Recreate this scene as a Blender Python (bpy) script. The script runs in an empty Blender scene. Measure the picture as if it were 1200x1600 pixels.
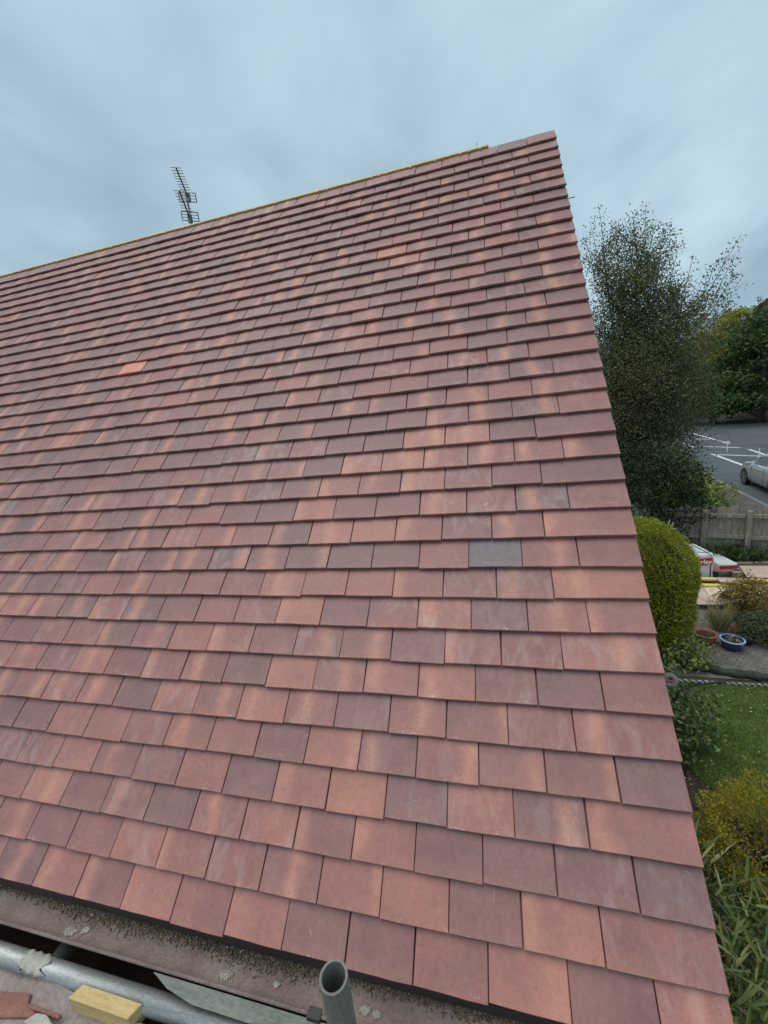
import bpy, bmesh, math, random
import numpy as np
from mathutils import Vector, Matrix
random.seed(7); rng = np.random.default_rng(7)
scn = bpy.context.scene
col = scn.collection
R = math.radians

# ------------------------------------------------------------------ camera
HE = 2.7                                   # height of the eave (tail of the first tile course)
PITCH = R(49)                              # roof pitch
CAM = Vector((-0.39904, -0.64627, 3.95925))
CM = Matrix(((0.96384953, 0.04429888, 0.26273882), (0.24497219, 0.24051191, -0.93922449), (-0.10479841, 0.96963479, 0.2209653)))
cd = bpy.data.cameras.new('camera'); cam = bpy.data.objects.new('camera', cd); col.objects.link(cam)
cam.matrix_world = Matrix.Translation(CAM) @ CM.to_4x4()
cd.sensor_fit = 'HORIZONTAL'; cd.sensor_width = 36.0; cd.lens = 650.0 / 1200.0 * 36.0
cd.clip_start = 0.02; cd.clip_end = 3000
scn.camera = cam
scn.render.resolution_x = 768; scn.render.resolution_y = 1024

# ------------------------------------------------------------------ sky, sun, exposure
SUN_EL, SUN_AZ = R(74), R(-110)            # azimuth measured from +Y towards +X
w = bpy.data.worlds.new('World'); scn.world = w; w.use_nodes = True
nt = w.node_tree; nt.nodes.clear()
def N(t, **kw):
    n = nt.nodes.new(t)
    for k, v in kw.items(): setattr(n, k, v)
    return n
def math_node(op, a, b=None, c=None, clamp=False):
    n = nt.nodes.new('ShaderNodeMath'); n.operation = op; n.use_clamp = clamp
    for i, v in enumerate((a, b, c)):
        if v is None: continue
        if isinstance(v, (int, float)): n.inputs[i].default_value = v
        else: nt.links.new(v, n.inputs[i])
    return n.outputs[0]
sky = N('ShaderNodeTexSky', sky_type='NISHITA', sun_disc=False)
sky.sun_elevation = SUN_EL; sky.sun_rotation = SUN_AZ; sky.air_density = 1.2; sky.dust_density = 2.5
bg1 = N('ShaderNodeBackground'); bg1.inputs[1].default_value = 0.10
nt.links.new(sky.outputs[0], bg1.inputs[0])
tc = N('ShaderNodeTexCoord'); sx = N('ShaderNodeSeparateXYZ'); nt.links.new(tc.outputs['Generated'], sx.inputs[0])
zz = math_node('ADD', math_node('MAXIMUM', sx.outputs[2], 0.0), 0.22)
cx = N('ShaderNodeCombineXYZ')
nt.links.new(math_node('DIVIDE', sx.outputs[0], zz), cx.inputs[0]); nt.links.new(math_node('DIVIDE', sx.outputs[1], zz), cx.inputs[1])
mp = N('ShaderNodeMapping'); mp.inputs['Rotation'].default_value = (0, 0, R(35)); mp.inputs['Scale'].default_value = (0.95, 0.42, 1)
mp.inputs['Location'].default_value = (3.1, 0.7, 0)
nt.links.new(cx.outputs[0], mp.inputs[0])
n1 = N('ShaderNodeTexNoise'); n1.inputs['Scale'].default_value = 1.15; n1.inputs['Detail'].default_value = 5; n1.inputs['Roughness'].default_value = 0.46; n1.inputs['Distortion'].default_value = 0.35
nt.links.new(mp.outputs[0], n1.inputs['Vector'])
cr = N('ShaderNodeValToRGB'); e = cr.color_ramp.elements
e[0].position = 0.37; e[0].color = (0.255, 0.365, 0.445, 1); e[1].position = 0.62; e[1].color = (0.455, 0.605, 0.675, 1)
n2 = N('ShaderNodeTexNoise'); n2.inputs['Scale'].default_value = 2.6; n2.inputs['Detail'].default_value = 4; n2.inputs['Roughness'].default_value = 0.5; n2.inputs['Distortion'].default_value = 0.6
nt.links.new(cx.outputs[0], n2.inputs['Vector'])
nt.links.new(math_node('ADD', math_node('MULTIPLY', n1.outputs[0], 0.72), math_node('MULTIPLY', n2.outputs[0], 0.28)), cr.inputs[0])
bg2 = N('ShaderNodeBackground'); bg2.inputs[1].default_value = 1.0
nt.links.new(cr.outputs[0], bg2.inputs[0])
mx = N('ShaderNodeMixShader'); mx.inputs[0].default_value = 0.93
nt.links.new(bg1.outputs[0], mx.inputs[1]); nt.links.new(bg2.outputs[0], mx.inputs[2])
wo = N('ShaderNodeOutputWorld'); nt.links.new(mx.outputs[0], wo.inputs[0])
sl = bpy.data.lights.new('sun', 'SUN'); so = bpy.data.objects.new('sun', sl); col.objects.link(so)
sl.energy = 1.5; sl.angle = R(50); sl.color = (1.0, 0.92, 0.83)
sdir = Vector((math.sin(SUN_AZ) * math.cos(SUN_EL), math.cos(SUN_AZ) * math.cos(SUN_EL), math.sin(SUN_EL)))
so.rotation_euler = sdir.to_track_quat('Z', 'Y').to_euler()
scn.view_settings.view_transform = 'Standard'; scn.view_settings.look = 'None'
scn.view_settings.exposure = 0.36; scn.view_settings.gamma = 1.0; scn.view_settings.use_curve_mapping = False
scn.render.engine = 'CYCLES'
scn.cycles.use_denoising = True; scn.cycles.max_bounces = 6; scn.cycles.diffuse_bounces = 3; scn.cycles.transparent_max_bounces = 8

# ------------------------------------------------------------------ pixel helpers (a pixel gives a direction; the distance comes from what it touches)
def ray(x, y): return CM @ Vector(((x - 600) / 650.0, -(y - 800) / 650.0, -1.0))
def G(x, y, z=0.0):
    d = ray(x, y); return CAM + d * ((z - CAM.z) / d.z)
def AD(x, y, D):
    d = ray(x, y); return CAM + d * (D / math.hypot(d.x, d.y))
def DP(x, y, D): return CAM + ray(x, y) * D
def PX(P):
    c = CM.transposed() @ (Vector(P) - CAM); return 600 - 650 * c.x / c.z, 800 + 650 * c.y / c.z

# ------------------------------------------------------------------ materials
def new_mat(name):
    m = bpy.data.materials.new(name); m.use_nodes = True
    t = m.node_tree; t.nodes.clear()
    o = t.nodes.new('ShaderNodeOutputMaterial'); b = t.nodes.new('ShaderNodeBsdfPrincipled')
    t.links.new(b.outputs[0], o.inputs[0])
    return m, t, b, o
def mth(t, op, a, b=None, c=None, clamp=False):
    n = t.nodes.new('ShaderNodeMath'); n.operation = op; n.use_clamp = clamp
    for i, v in enumerate((a, b, c)):
        if v is None: continue
        if isinstance(v, (int, float)): n.inputs[i].default_value = v
        else: t.links.new(v, n.inputs[i])
    return n.outputs[0]
def mixc(t, f, a, b, mode='MIX'):
    n = t.nodes.new('ShaderNodeMix'); n.data_type = 'RGBA'; n.blend_type = mode
    if isinstance(f, (int, float)): n.inputs[0].default_value = f
    else: t.links.new(f, n.inputs[0])
    for i, v in ((6, a), (7, b)):
        if isinstance(v, tuple): n.inputs[i].default_value = (*v[:3], 1)
        else: t.links.new(v, n.inputs[i])
    return n.outputs[2]
def noise(t, vec, scale, detail=4, rough=0.55, dist=0.0):
    n = t.nodes.new('ShaderNodeTexNoise'); n.inputs['Scale'].default_value = scale; n.inputs['Detail'].default_value = detail
    n.inputs['Roughness'].default_value = rough; n.inputs['Distortion'].default_value = dist
    if vec is not None: t.links.new(vec, n.inputs['Vector'])
    return n.outputs[0]
def ramp(t, f, stops):
    n = t.nodes.new('ShaderNodeValToRGB'); el = n.color_ramp.elements
    while len(el) > 1: el.remove(el[-1])
    el[0].position = stops[0][0]; el[0].color = (*stops[0][1], 1)
    for p, c in stops[1:]:
        k = el.new(p); k.color = (*c, 1)
    t.links.new(f, n.inputs[0]); return n.outputs[0]
def coords(t, scale=(1, 1, 1), kind='Object'):
    c = t.nodes.new('ShaderNodeTexCoord'); m = t.nodes.new('ShaderNodeMapping'); m.inputs['Scale'].default_value = scale
    t.links.new(c.outputs[kind], m.inputs[0]); return m.outputs[0]
def bump(t, b, h, strength=0.3, dist=0.01):
    n = t.nodes.new('ShaderNodeBump'); n.inputs['Strength'].default_value = strength; n.inputs['Distance'].default_value = dist
    t.links.new(h, n.inputs['Height']); t.links.new(n.outputs[0], b.inputs['Normal'])
def rough_mat(name, c1, c2, scale=8, rough=0.8, stretch=(1, 1, 1), bstr=0.25, bdist=0.006, c3=None, spec=0.3, metal=0.0, fine=None):
    m, t, b, o = new_mat(name)
    v = coords(t, stretch)
    f = noise(t, v, scale, 6, 0.6)
    st = [(0.32, c1), (0.66, c2)]
    if c3: st.append((0.8, c3))
    c = ramp(t, f, st)
    g = noise(t, v, fine or scale * 14, 3, 0.6)
    c = mixc(t, 1.0, c, ramp(t, g, [(0.25, (0.72, 0.72, 0.72)), (0.75, (1.2, 1.2, 1.2))]), 'MULTIPLY')
    t.links.new(c, b.inputs['Base Color'])
    b.inputs['Roughness'].default_value = rough; b.inputs['Specular IOR Level'].default_value = spec; b.inputs['Metallic'].default_value = metal
    bump(t, b, g, bstr, bdist)
    return m
def leaf_mat(name, cols, trans=0.3, rough=0.55, spec=0.25):
    m, t, b, o = new_mat(name)
    g = t.nodes.new('ShaderNodeNewGeometry')
    n = len(cols); c = ramp(t, g.outputs['Random Per Island'], [(i / max(1, n - 1), q) for i, q in enumerate(cols)])
    big = noise(t, coords(t), 2.2, 2)
    c = mixc(t, 1.0, c, ramp(t, big, [(0.3, (0.75, 0.78, 0.8)), (0.7, (1.2, 1.15, 1.0))]), 'MULTIPLY')
    t.links.new(c, b.inputs['Base Color']); b.inputs['Roughness'].default_value = rough; b.inputs['Specular IOR Level'].default_value = spec
    tr = t.nodes.new('ShaderNodeBsdfTranslucent'); t.links.new(c, tr.inputs[0])
    mxs = t.nodes.new('ShaderNodeMixShader'); mxs.inputs[0].default_value = trans
    t.links.new(b.outputs[0], mxs.inputs[1]); t.links.new(tr.outputs[0], mxs.inputs[2]); t.links.new(mxs.outputs[0], o.inputs[0])
    return m
def plain(name, c, rough=0.5, metal=0.0, spec=0.5, coat=0.0, var=0.12, scale=20):
    m, t, b, o = new_mat(name)
    f = noise(t, coords(t), scale, 4)
    cc = mixc(t, 1.0, c, ramp(t, f, [(0.3, (1 - var,) * 3), (0.7, (1 + var,) * 3)]), 'MULTIPLY')
    t.links.new(cc, b.inputs['Base Color']); b.inputs['Roughness'].default_value = rough; b.inputs['Metallic'].default_value = metal
    b.inputs['Specular IOR Level'].default_value = spec; b.inputs['Coat Weight'].default_value = coat
    return m

def tile_material(name, geo):
    """clay plain tile: colour tuple r = body tone, g = place of the flashed streak (over 1 = none), b = seed and wear"""
    m, t, b, o = new_mat(name)
    if geo:
        a = t.nodes.new('ShaderNodeAttribute'); a.attribute_name = 'tone'; cv = a.outputs['Color']
    else:
        a = t.nodes.new('ShaderNodeObjectInfo'); cv = a.outputs['Color']
    s = t.nodes.new('ShaderNodeSeparateColor'); t.links.new(cv, s.inputs[0])
    tone, pos, seed = s.outputs
    uvn = t.nodes.new('ShaderNodeUVMap'); uvn.uv_map = 'UVMap'
    su = t.nodes.new('ShaderNodeSeparateXYZ'); t.links.new(uvn.outputs[0], su.inputs[0])
    cb = t.nodes.new('ShaderNodeCombineXYZ')
    t.links.new(mth(t, 'MULTIPLY_ADD', seed, 37.3, su.outputs[0]), cb.inputs[0])
    t.links.new(mth(t, 'MULTIPLY_ADD', tone, 21.7, su.outputs[1]), cb.inputs[1]); t.links.new(mth(t, 'MULTIPLY', seed, 91.0), cb.inputs[2])
    P = cb.outputs[0]
    base = ramp(t, tone, [(0.0, (0.180, 0.145, 0.152)), (0.05, (0.214, 0.126, 0.124)), (0.25, (0.256, 0.131, 0.122)), (0.45, (0.302, 0.138, 0.124)), (0.72, (0.372, 0.166, 0.138)), (0.9, (0.455, 0.202, 0.152)), (1.0, (0.68, 0.26, 0.165))])
    # soft cloudy shade over the tile
    cl = noise(t, P, 9, 3, 0.5)
    base = mixc(t, 1.0, base, ramp(t, cl, [(0.25, (0.82, 0.81, 0.84)), (0.75, (1.18, 1.16, 1.12))]), 'MULTIPLY')
    # flashed streak running up the tile
    wob = mth(t, 'MULTIPLY_ADD', noise(t, P, 14, 2), 0.05, -0.025)
    dx = mth(t, 'SUBTRACT', mth(t, 'ADD', su.outputs[0], wob), mth(t, 'MULTIPLY', pos, 0.165))
    g2 = mth(t, 'EXPONENT', mth(t, 'MULTIPLY', mth(t, 'MULTIPLY', dx, dx), -1500.0))
    g2 = mth(t, 'MULTIPLY', g2, mth(t, 'MULTIPLY_ADD', noise(t, P, 11, 2), 1.4, -0.1, True))
    base = mixc(t, mth(t, 'MULTIPLY', g2, 0.82), base, (0.58, 0.27, 0.195))
    # orange along the lower margin of the sanded face (not on the cut tail)
    face = mth(t, 'GREATER_THAN', su.outputs[1], 0.0005)
    ed = mth(t, 'MULTIPLY', face, mth(t, 'SUBTRACT', 1.0, mth(t, 'MULTIPLY', su.outputs[1], 30.0), None, True))
    base = mixc(t, mth(t, 'MULTIPLY', mth(t, 'MULTIPLY', ed, noise(t, P, 20, 2)), 0.35), base, (0.46, 0.21, 0.15))
    # sand grain
    gr = noise(t, P, 650, 2, 0.7)
    base = mixc(t, 1.0, base, ramp(t, gr, [(0.3, (0.84, 0.84, 0.84)), (0.7, (1.16, 1.16, 1.16))]), 'MULTIPLY')
    mo = noise(t, P, 75, 4, 0.65)
    base = mixc(t, 1.0, base, ramp(t, mo, [(0.3, (0.90, 0.89, 0.89)), (0.7, (1.10, 1.10, 1.10))]), 'MULTIPLY')
    dk = noise(t, P, 240, 1)
    base = mixc(t, mth(t, 'GREATER_THAN', dk, 0.735), base, (0.10, 0.07, 0.068))
    # rubbed dust smears
    sm = t.nodes.new('ShaderNodeMapping'); sm.inputs['Scale'].default_value = (24, 11, 9); sm.inputs['Rotation'].default_value = (0, 0, 0.8); t.links.new(P, sm.inputs[0])
    sf = mth(t, 'MULTIPLY_ADD', noise(t, sm.outputs[0], 1.0, 5, 0.6, 0.7), 2.6, -1.25, True)
    wear = mth(t, 'MULTIPLY', mth(t, 'SUBTRACT', mth(t, 'FRACT', mth(t, 'MULTIPLY', seed, 7.0)), 0.34), 0.95, None, True)
    base = mixc(t, mth(t, 'MULTIPLY', sf, wear), base, (0.52, 0.41, 0.39))
    # scuff scratches from handling
    sc = t.nodes.new('ShaderNodeMapping'); sc.inputs['Scale'].default_value = (150, 16, 40); t.links.new(P, sc.inputs[0])
    rot = t.nodes.new('ShaderNodeVectorRotate'); rot.rotation_type = 'Z_AXIS'; t.links.new(P, rot.inputs['Vector']); t.links.new(mth(t, 'MULTIPLY', seed, 19.0), rot.inputs['Angle']); t.links.new(rot.outputs[0], sc.inputs[0])
    scf = mth(t, 'MULTIPLY', mth(t, 'MULTIPLY_ADD', noise(t, sc.outputs[0], 1.0, 3, 0.6), 7.0, -4.3, True), mth(t, 'MULTIPLY_ADD', noise(t, P, 24, 2), 5.0, -2.6, True))
    base = mixc(t, mth(t, 'MULTIPLY', mth(t, 'MULTIPLY', scf, face), 0.55), base, (0.60, 0.50, 0.47))
    # little chips, mostly near the tail
    vo = t.nodes.new('ShaderNodeTexVoronoi'); vo.inputs['Scale'].default_value = 210; t.links.new(P, vo.inputs['Vector'])
    near = mth(t, 'ADD', mth(t, 'SUBTRACT', 1.0, mth(t, 'MULTIPLY', su.outputs[1], 45.0), None, True), 0.10)
    chip = mth(t, 'LESS_THAN', vo.outputs['Distance'], mth(t, 'MULTIPLY', near, mth(t, 'MULTIPLY_ADD', noise(t, P, 22, 2), 2.4, -1.30, True)))
    base = mixc(t, mth(t, 'MULTIPLY', mth(t, 'MULTIPLY', chip, face), 0.55), base, (0.64, 0.53, 0.49))
    t.links.new(base, b.inputs['Base Color'])
    t.links.new(mth(t, 'MULTIPLY_ADD', cl, 0.24, 0.38), b.inputs['Roughness']); b.inputs['Specular IOR Level'].default_value = 0.45
    bump(t, b, mth(t, 'ADD', gr, mth(t, 'MULTIPLY', cl, 3.0)), 0.22, 0.0016)
    return m

M = {}
M['tile'] = tile_material('clay_tile', False); M['tile_joined'] = tile_material('clay_tile_joined', True)
M['deck'] = rough_mat('roof_underlay', (0.03, 0.028, 0.028), (0.05, 0.045, 0.045), 6)
M['black'] = plain('black_plastic', (0.022, 0.022, 0.024), 0.5)
M['gutter'] = rough_mat('weathered_brown_gutter', (0.20, 0.145, 0.13), (0.29, 0.225, 0.205), 9, 0.75, c3=(0.37, 0.30, 0.265), bstr=0.2, bdist=0.003)
M['dirt'] = leaf_mat('gutter_dirt', [(0.15, 0.115, 0.09), (0.27, 0.21, 0.16), (0.20, 0.16, 0.12), (0.34, 0.28, 0.22), (0.22, 0.18, 0.11), (0.46, 0.40, 0.33)], 0.0, 0.95, 0.1)
M['lichen'] = rough_mat('pale_lichen', (0.32, 0.30, 0.26), (0.5, 0.48, 0.43), 60, 0.95)
M['galv'] = rough_mat('galvanised_steel', (0.30, 0.31, 0.305), (0.50, 0.515, 0.51), 22, 0.5, (0.25, 1, 1), 0.06, 0.001, metal=0.55)
M['tube_grey'] = rough_mat('painted_dull_tube', (0.15, 0.15, 0.135), (0.215, 0.215, 0.195), 14, 0.62, (1, 1, .3), 0.1, 0.001, spec=0.35)
M['board_grey'] = rough_mat('grey_green_board', (0.19, 0.20, 0.17), (0.29, 0.30, 0.265), 12, 0.85, (0.4, 1, 1))
M['sheet'] = rough_mat('pinkish_debris_sheet', (0.23, 0.185, 0.17), (0.34, 0.285, 0.265), 7, 0.85, bstr=0.15)
M['scrap'] = rough_mat('pale_scrap', (0.34, 0.32, 0.28), (0.5, 0.47, 0.43), 25, 0.9)
M['pine'] = rough_mat('yellow_treated_pine', (0.50, 0.36, 0.16), (0.66, 0.50, 0.25), 6, 0.75, (1, 9, 9), 0.12, 0.002)
M['batten_yellow'] = rough_mat('bright_yellow_batten', (0.62, 0.46, 0.12), (0.78, 0.62, 0.22), 5, 0.7, (1, 6, 6), 0.1, 0.002)
M['ridge_pine'] = rough_mat('pale_ridge_batten', (0.60, 0.46, 0.17), (0.74, 0.60, 0.28), 5, 0.75, (1, 6, 6), 0.1, 0.002)
M['board_old'] = rough_mat('old_scaffold_board', (0.22, 0.18, 0.14), (0.34, 0.29, 0.23), 5, 0.85, (1, 10, 10))
M['redtile'] = rough_mat('broken_clay', (0.22, 0.10, 0.085), (0.32, 0.15, 0.12), 14, 0.8)
M['alu'] = plain('aerial_aluminium', (0.17, 0.19, 0.21), 0.45, 0.6)
M['darkmetal'] = plain('dark_boom', (0.035, 0.04, 0.05), 0.5, 0.3)
M['brick'] = None
M['steel_white'] = plain('nail_head', (0.8, 0.8, 0.78), 0.4)
M['mortar'] = rough_mat('mortar', (0.25, 0.22, 0.20), (0.36, 0.33, 0.30), 30, 0.9)

def brick_mat():
    m, t, b, o = new_mat('red_brick')
    br = t.nodes.new('ShaderNodeTexBrick'); br.inputs['Scale'].default_value = 1.0
    br.inputs['Brick Width'].default_value = 0.225; br.inputs['Row Height'].default_value = 0.075; br.inputs['Mortar Size'].default_value = 0.01
    br.inputs['Color1'].default_value = (0.26, 0.11, 0.075, 1); br.inputs['Color2'].default_value = (0.18, 0.075, 0.055, 1); br.inputs['Mortar'].default_value = (0.34, 0.31, 0.27, 1)
    c = t.nodes.new('ShaderNodeTexCoord'); s = t.nodes.new('ShaderNodeSeparateXYZ'); k = t.nodes.new('ShaderNodeCombineXYZ')
    t.links.new(c.outputs['Object'], s.inputs[0]); t.links.new(mth(t, 'ADD', s.outputs[0], s.outputs[1]), k.inputs[0]); t.links.new(s.outputs[2], k.inputs[1])
    t.links.new(k.outputs[0], br.inputs['Vector']); t.links.new(br.outputs[0], b.inputs['Base Color']); b.inputs['Roughness'].default_value = 0.85
    return m
M['brick'] = brick_mat()

# ------------------------------------------------------------------ object helpers
ORG = {}
def tag(o, label=None, cat=None, group=None, kind=None):
    if label: o['label'] = label
    if cat: o['category'] = cat
    if group: o['group'] = group
    if kind: o['kind'] = kind
    return o
def thing(name, loc, label, cat, group=None):
    o = bpy.data.objects.new(name, None); o.empty_display_size = 0.1; o.location = loc; col.objects.link(o)
    ORG[o.name] = Vector(loc); return tag(o, label, cat, group)
class MB:
    def __init__(s): s.v = []; s.f = []; s.smooth = False
    def add(s, vs, fs):
        k = len(s.v); s.v += [Vector(q) for q in vs]; s.f += [[i + k for i in f] for f in fs]; return s
    def box(s, c, size, rot=None):
        hx, hy, hz = size[0] / 2, size[1] / 2, size[2] / 2
        vs = [Vector((a * hx, b * hy, d * hz)) for d in (-1, 1) for a, b in ((-1, -1), (1, -1), (1, 1), (-1, 1))]
        if rot is not None: vs = [rot @ q for q in vs]
        return s.add([q + Vector(c) for q in vs], [[3, 2, 1, 0], [4, 5, 6, 7], [0, 1, 5, 4], [1, 2, 6, 5], [2, 3, 7, 6], [3, 0, 4, 7]])
    def prism(s, pts, d):            # polygon pts (counter-clockwise seen against d), pushed by vector d
        n = len(pts); d = Vector(d); pts = [Vector(p) for p in pts]
        return s.add(pts + [p + d for p in pts], [list(range(n))[::-1], list(range(n, 2 * n))] + [[i, (i + 1) % n, n + (i + 1) % n, n + i] for i in range(n)])
    def tube(s, pts, rad, n=10, cap=True):
        pts = [Vector(p) for p in pts]
        if not isinstance(rad, (list, tuple)): rad = [rad] * len(pts)
        k = len(s.v); up = Vector((0, 0, 1)); prev = None
        for i, p in enumerate(pts):
            d = (pts[min(i + 1, len(pts) - 1)] - pts[max(i - 1, 0)]).normalized()
            if prev is None: a = d.cross(up if abs(d.z) < 0.9 else Vector((1, 0, 0))).normalized()
            else: a = (prev - d * prev.dot(d)).normalized()
            prev = a; b = d.cross(a)
            s.v += [p + (a * math.cos(2 * math.pi * j / n) + b * math.sin(2 * math.pi * j / n)) * rad[i] for j in range(n)]
        for i in range(len(pts) - 1):
            for j in range(n):
                s.f.append([k + i * n + j, k + i * n + (j + 1) % n, k + (i + 1) * n + (j + 1) % n, k + (i + 1) * n + j])
        if cap: s.f.append([k + j for j in range(n)][::-1]); s.f.append([k + (len(pts) - 1) * n + j for j in range(n)])
        return s
    def lathe(s, c, prof, n=20, closed=False):
        k = len(s.v); c = Vector(c)
        for r, z in prof: s.v += [c + Vector((r * math.cos(2 * math.pi * j / n), r * math.sin(2 * math.pi * j / n), z)) for j in range(n)]
        m = len(prof)
        for i in range(m if closed else m - 1):
            for j in range(n): s.f.append([k + i * n + j, k + i * n + (j + 1) % n, k + ((i + 1) % m) * n + (j + 1) % n, k + ((i + 1) % m) * n + j])
        return s
    def build(s, name, mat, parent=None, smooth=False, bevel=0.0):
        off = ORG[parent.name] if parent is not None else Vector()
        me = bpy.data.meshes.new(name); me.from_pydata([q - off for q in s.v], [], s.f); me.update()
        if bevel > 0:
            bm = bmesh.new(); bm.from_mesh(me); bmesh.ops.bevel(bm, geom=bm.edges[:], offset=bevel, segments=1, affect='EDGES', clamp_overlap=True); bm.to_mesh(me); bm.free()
        if smooth: me.shade_smooth()
        if mat: me.materials.append(mat)
        o = bpy.data.objects.new(name, me); col.objects.link(o)
        if parent is not None: o.parent = parent
        ORG[o.name] = off
        return o
def quads(name, V, mat, parent=None, n=4):
    off = ORG[parent.name] if parent is not None else Vector()
    V = np.asarray(V, np.float32).reshape(-1, 3) - np.array(off, np.float32); k = len(V) // n
    me = bpy.data.meshes.new(name); me.vertices.add(len(V)); me.vertices.foreach_set('co', V.ravel())
    me.loops.add(k * n); me.loops.foreach_set('vertex_index', np.arange(k * n, dtype=np.int32))
    me.polygons.add(k); me.polygons.foreach_set('loop_start', np.arange(0, k * n, n, dtype=np.int32)); me.polygons.foreach_set('loop_total', np.full(k, n, np.int32))
    me.update(calc_edges=True); me.materials.append(mat)
    o = bpy.data.objects.new(name, me); col.objects.link(o)
    if parent is not None: o.parent = parent
    ORG[o.name] = off
    return o
def leaf_quads(P, L, W, out=None, droop=0.0, align=0.0):
    """P (n,3) leaf bases, L, W (n) length and width; out (n,3) preferred leaf axis, align how much it counts"""
    n = len(P)
    ax = rng.normal(size=(n, 3)); ax /= np.linalg.norm(ax, axis=1, keepdims=True)
    if out is not None:
        ax = ax * (1 - align) + out * align
    ax[:, 2] -= droop; ax /= np.linalg.norm(ax, axis=1, keepdims=True) + 1e-9
    sd = np.cross(ax, rng.normal(size=(n, 3))); sd /= np.linalg.norm(sd, axis=1, keepdims=True) + 1e-9
    L = np.broadcast_to(L, (n,))[:, None]; W = np.broadcast_to(W, (n,))[:, None]
    nn = np.cross(ax, sd)
    mid = P + ax * L * 0.45 + nn * L * 0.06
    return np.stack([P, mid + sd * W / 2, P + ax * L, mid - sd * W / 2], 1).reshape(-1, 3)
def unit(a): return a / (np.linalg.norm(a, axis=1, keepdims=True) + 1e-9)
def sheet(name, pts, z, mat, kind='structure'):
    m = MB(); m.add([(p[0], p[1], z) for p in pts], [list(range(len(pts)))])
    return tag(m.build(name, mat), kind=kind)

# ================================================================== GROUND, ROAD
M['ground'] = rough_mat('ground_earth_grass', (0.035, 0.045, 0.018), (0.075, 0.085, 0.035), 1.6, 0.95, c3=(0.12, 0.1, 0.06))
M['asphalt'] = rough_mat('asphalt', (0.070, 0.080, 0.092), (0.102, 0.113, 0.126), 0.35, 0.85, fine=60, bstr=0.15)
M['pavement'] = rough_mat('brown_pavement', (0.10, 0.078, 0.066), (0.16, 0.13, 0.112), 1.2, 0.9, fine=40)
M['kerb'] = rough_mat('kerb_stone', (0.17, 0.165, 0.155), (0.26, 0.25, 0.235), 2.0, 0.85)
M['paint'] = rough_mat('white_road_paint', (0.40, 0.41, 0.42), (0.84, 0.84, 0.83), 3.0, 0.6, fine=25)
M['soil'] = rough_mat('bare_soil', (0.045, 0.032, 0.024), (0.095, 0.07, 0.053), 9, 0.98, bstr=0.7, bdist=0.02)
M['gravel'] = rough_mat('grey_gravel', (0.13, 0.1196, 0.104), (0.2405, 0.221, 0.195), 5, 0.95, bstr=0.8, bdist=0.015, fine=90)
M['lawn'] = rough_mat('lawn_base', (0.054, 0.096, 0.0216), (0.108, 0.156, 0.036), 4, 0.95, c3=(0.15, 0.15, 0.06))
S = 600
sheet('ground', [(-S, -S), (S, -S), (S, S), (-S, S)], 0.0, M['ground'])
def near_x(y): return 5.6 + 0.138 * y
def far_x(y): return 23.75 + (y - 45.56) * 0.21 if y < 75 else 29.93 + (y - 75) * 0.1
ys = [-80, 0, 15, 30, 45, 60, 75, 120, 260]
sheet('road', [(near_x(y) + 0.06, y) for y in ys[::-1]] + [(far_x(y) - 0.06, y) for y in ys], 0.004, M['asphalt'])
def strip(name, fx, w0, w1, z0, z1, mat):
    m = MB()
    for a, b in zip(ys[:-1], ys[1:]):
        m.prism([(fx(a) + w0, a, z0), (fx(a) + w1, a, z0), (fx(b) + w1, b, z0), (fx(b) + w0, b, z0)], (0, 0, z1 - z0))
    return tag(m.build(name, mat), kind='structure')
strip('kerb_near', near_x, -0.065, 0.06, -0.05, 0.11, M['kerb']); strip('pavement_near', near_x, -1.75, -0.069, -0.05, 0.10, M['pavement'])
strip('kerb_far', far_x, -0.06, 0.065, -0.05, 0.11, M['kerb']); strip('pavement_far', far_x, 0.069, 3.2, -0.05, 0.10, M['pavement'])
def mark(a, b, wid=0.16):
    p, q = G(*a, 0.008), G(*b, 0.008); d = (q - p).normalized(); s = Vector((-d.y, d.x, 0)) * wid / 2
    m = MB(); m.add([p - s, q - s, q + s, p + s], [[0, 1, 2, 3]]); tag(m.build('road_marking', M['paint']), kind='structure')
for a, b, wd in [((1112, 709), (1185, 735.5), .17), ((1052, 687), (1086, 699), .17), ((1084, 677.6), (1139.5, 693), .17), ((1170, 702), (1216, 717.5), .17),
                 ((1030, 675.5), (1080, 677), .2), ((1046, 685), (1110, 686.2), .2), ((1086, 697.3), (1157, 699.5), .2), ((1120, 710.3), (1215, 713.6), .2), ((1000, 668), (1040, 681), .17), ((1050, 667), (1068, 672.5), .17)]:
    mark(a, b, wd)

M['patch'] = rough_mat('newer_asphalt', (0.062, 0.069, 0.078), (0.088, 0.096, 0.106), 0.6, 0.85, fine=60, bstr=0.15)
for c_, sz_ in (((9.4, 26.5), (.9, 3.2)), ((17.0, 40.0), (1.4, 5.0)), ((8.6, 20.6), (.5, 1.2)), ((14.6, 25.0), (1.2, 9.0))):
    a_ = Matrix.Rotation(-.137, 2)
    sheet('road_patch', [tuple(Vector(c_) + a_ @ Vector((x * sz_[0] / 2, y * sz_[1] / 2))) for x, y in ((-1, -1), (1, -1), (1, 1), (-1, 1))], .0065, M['patch'])

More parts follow.
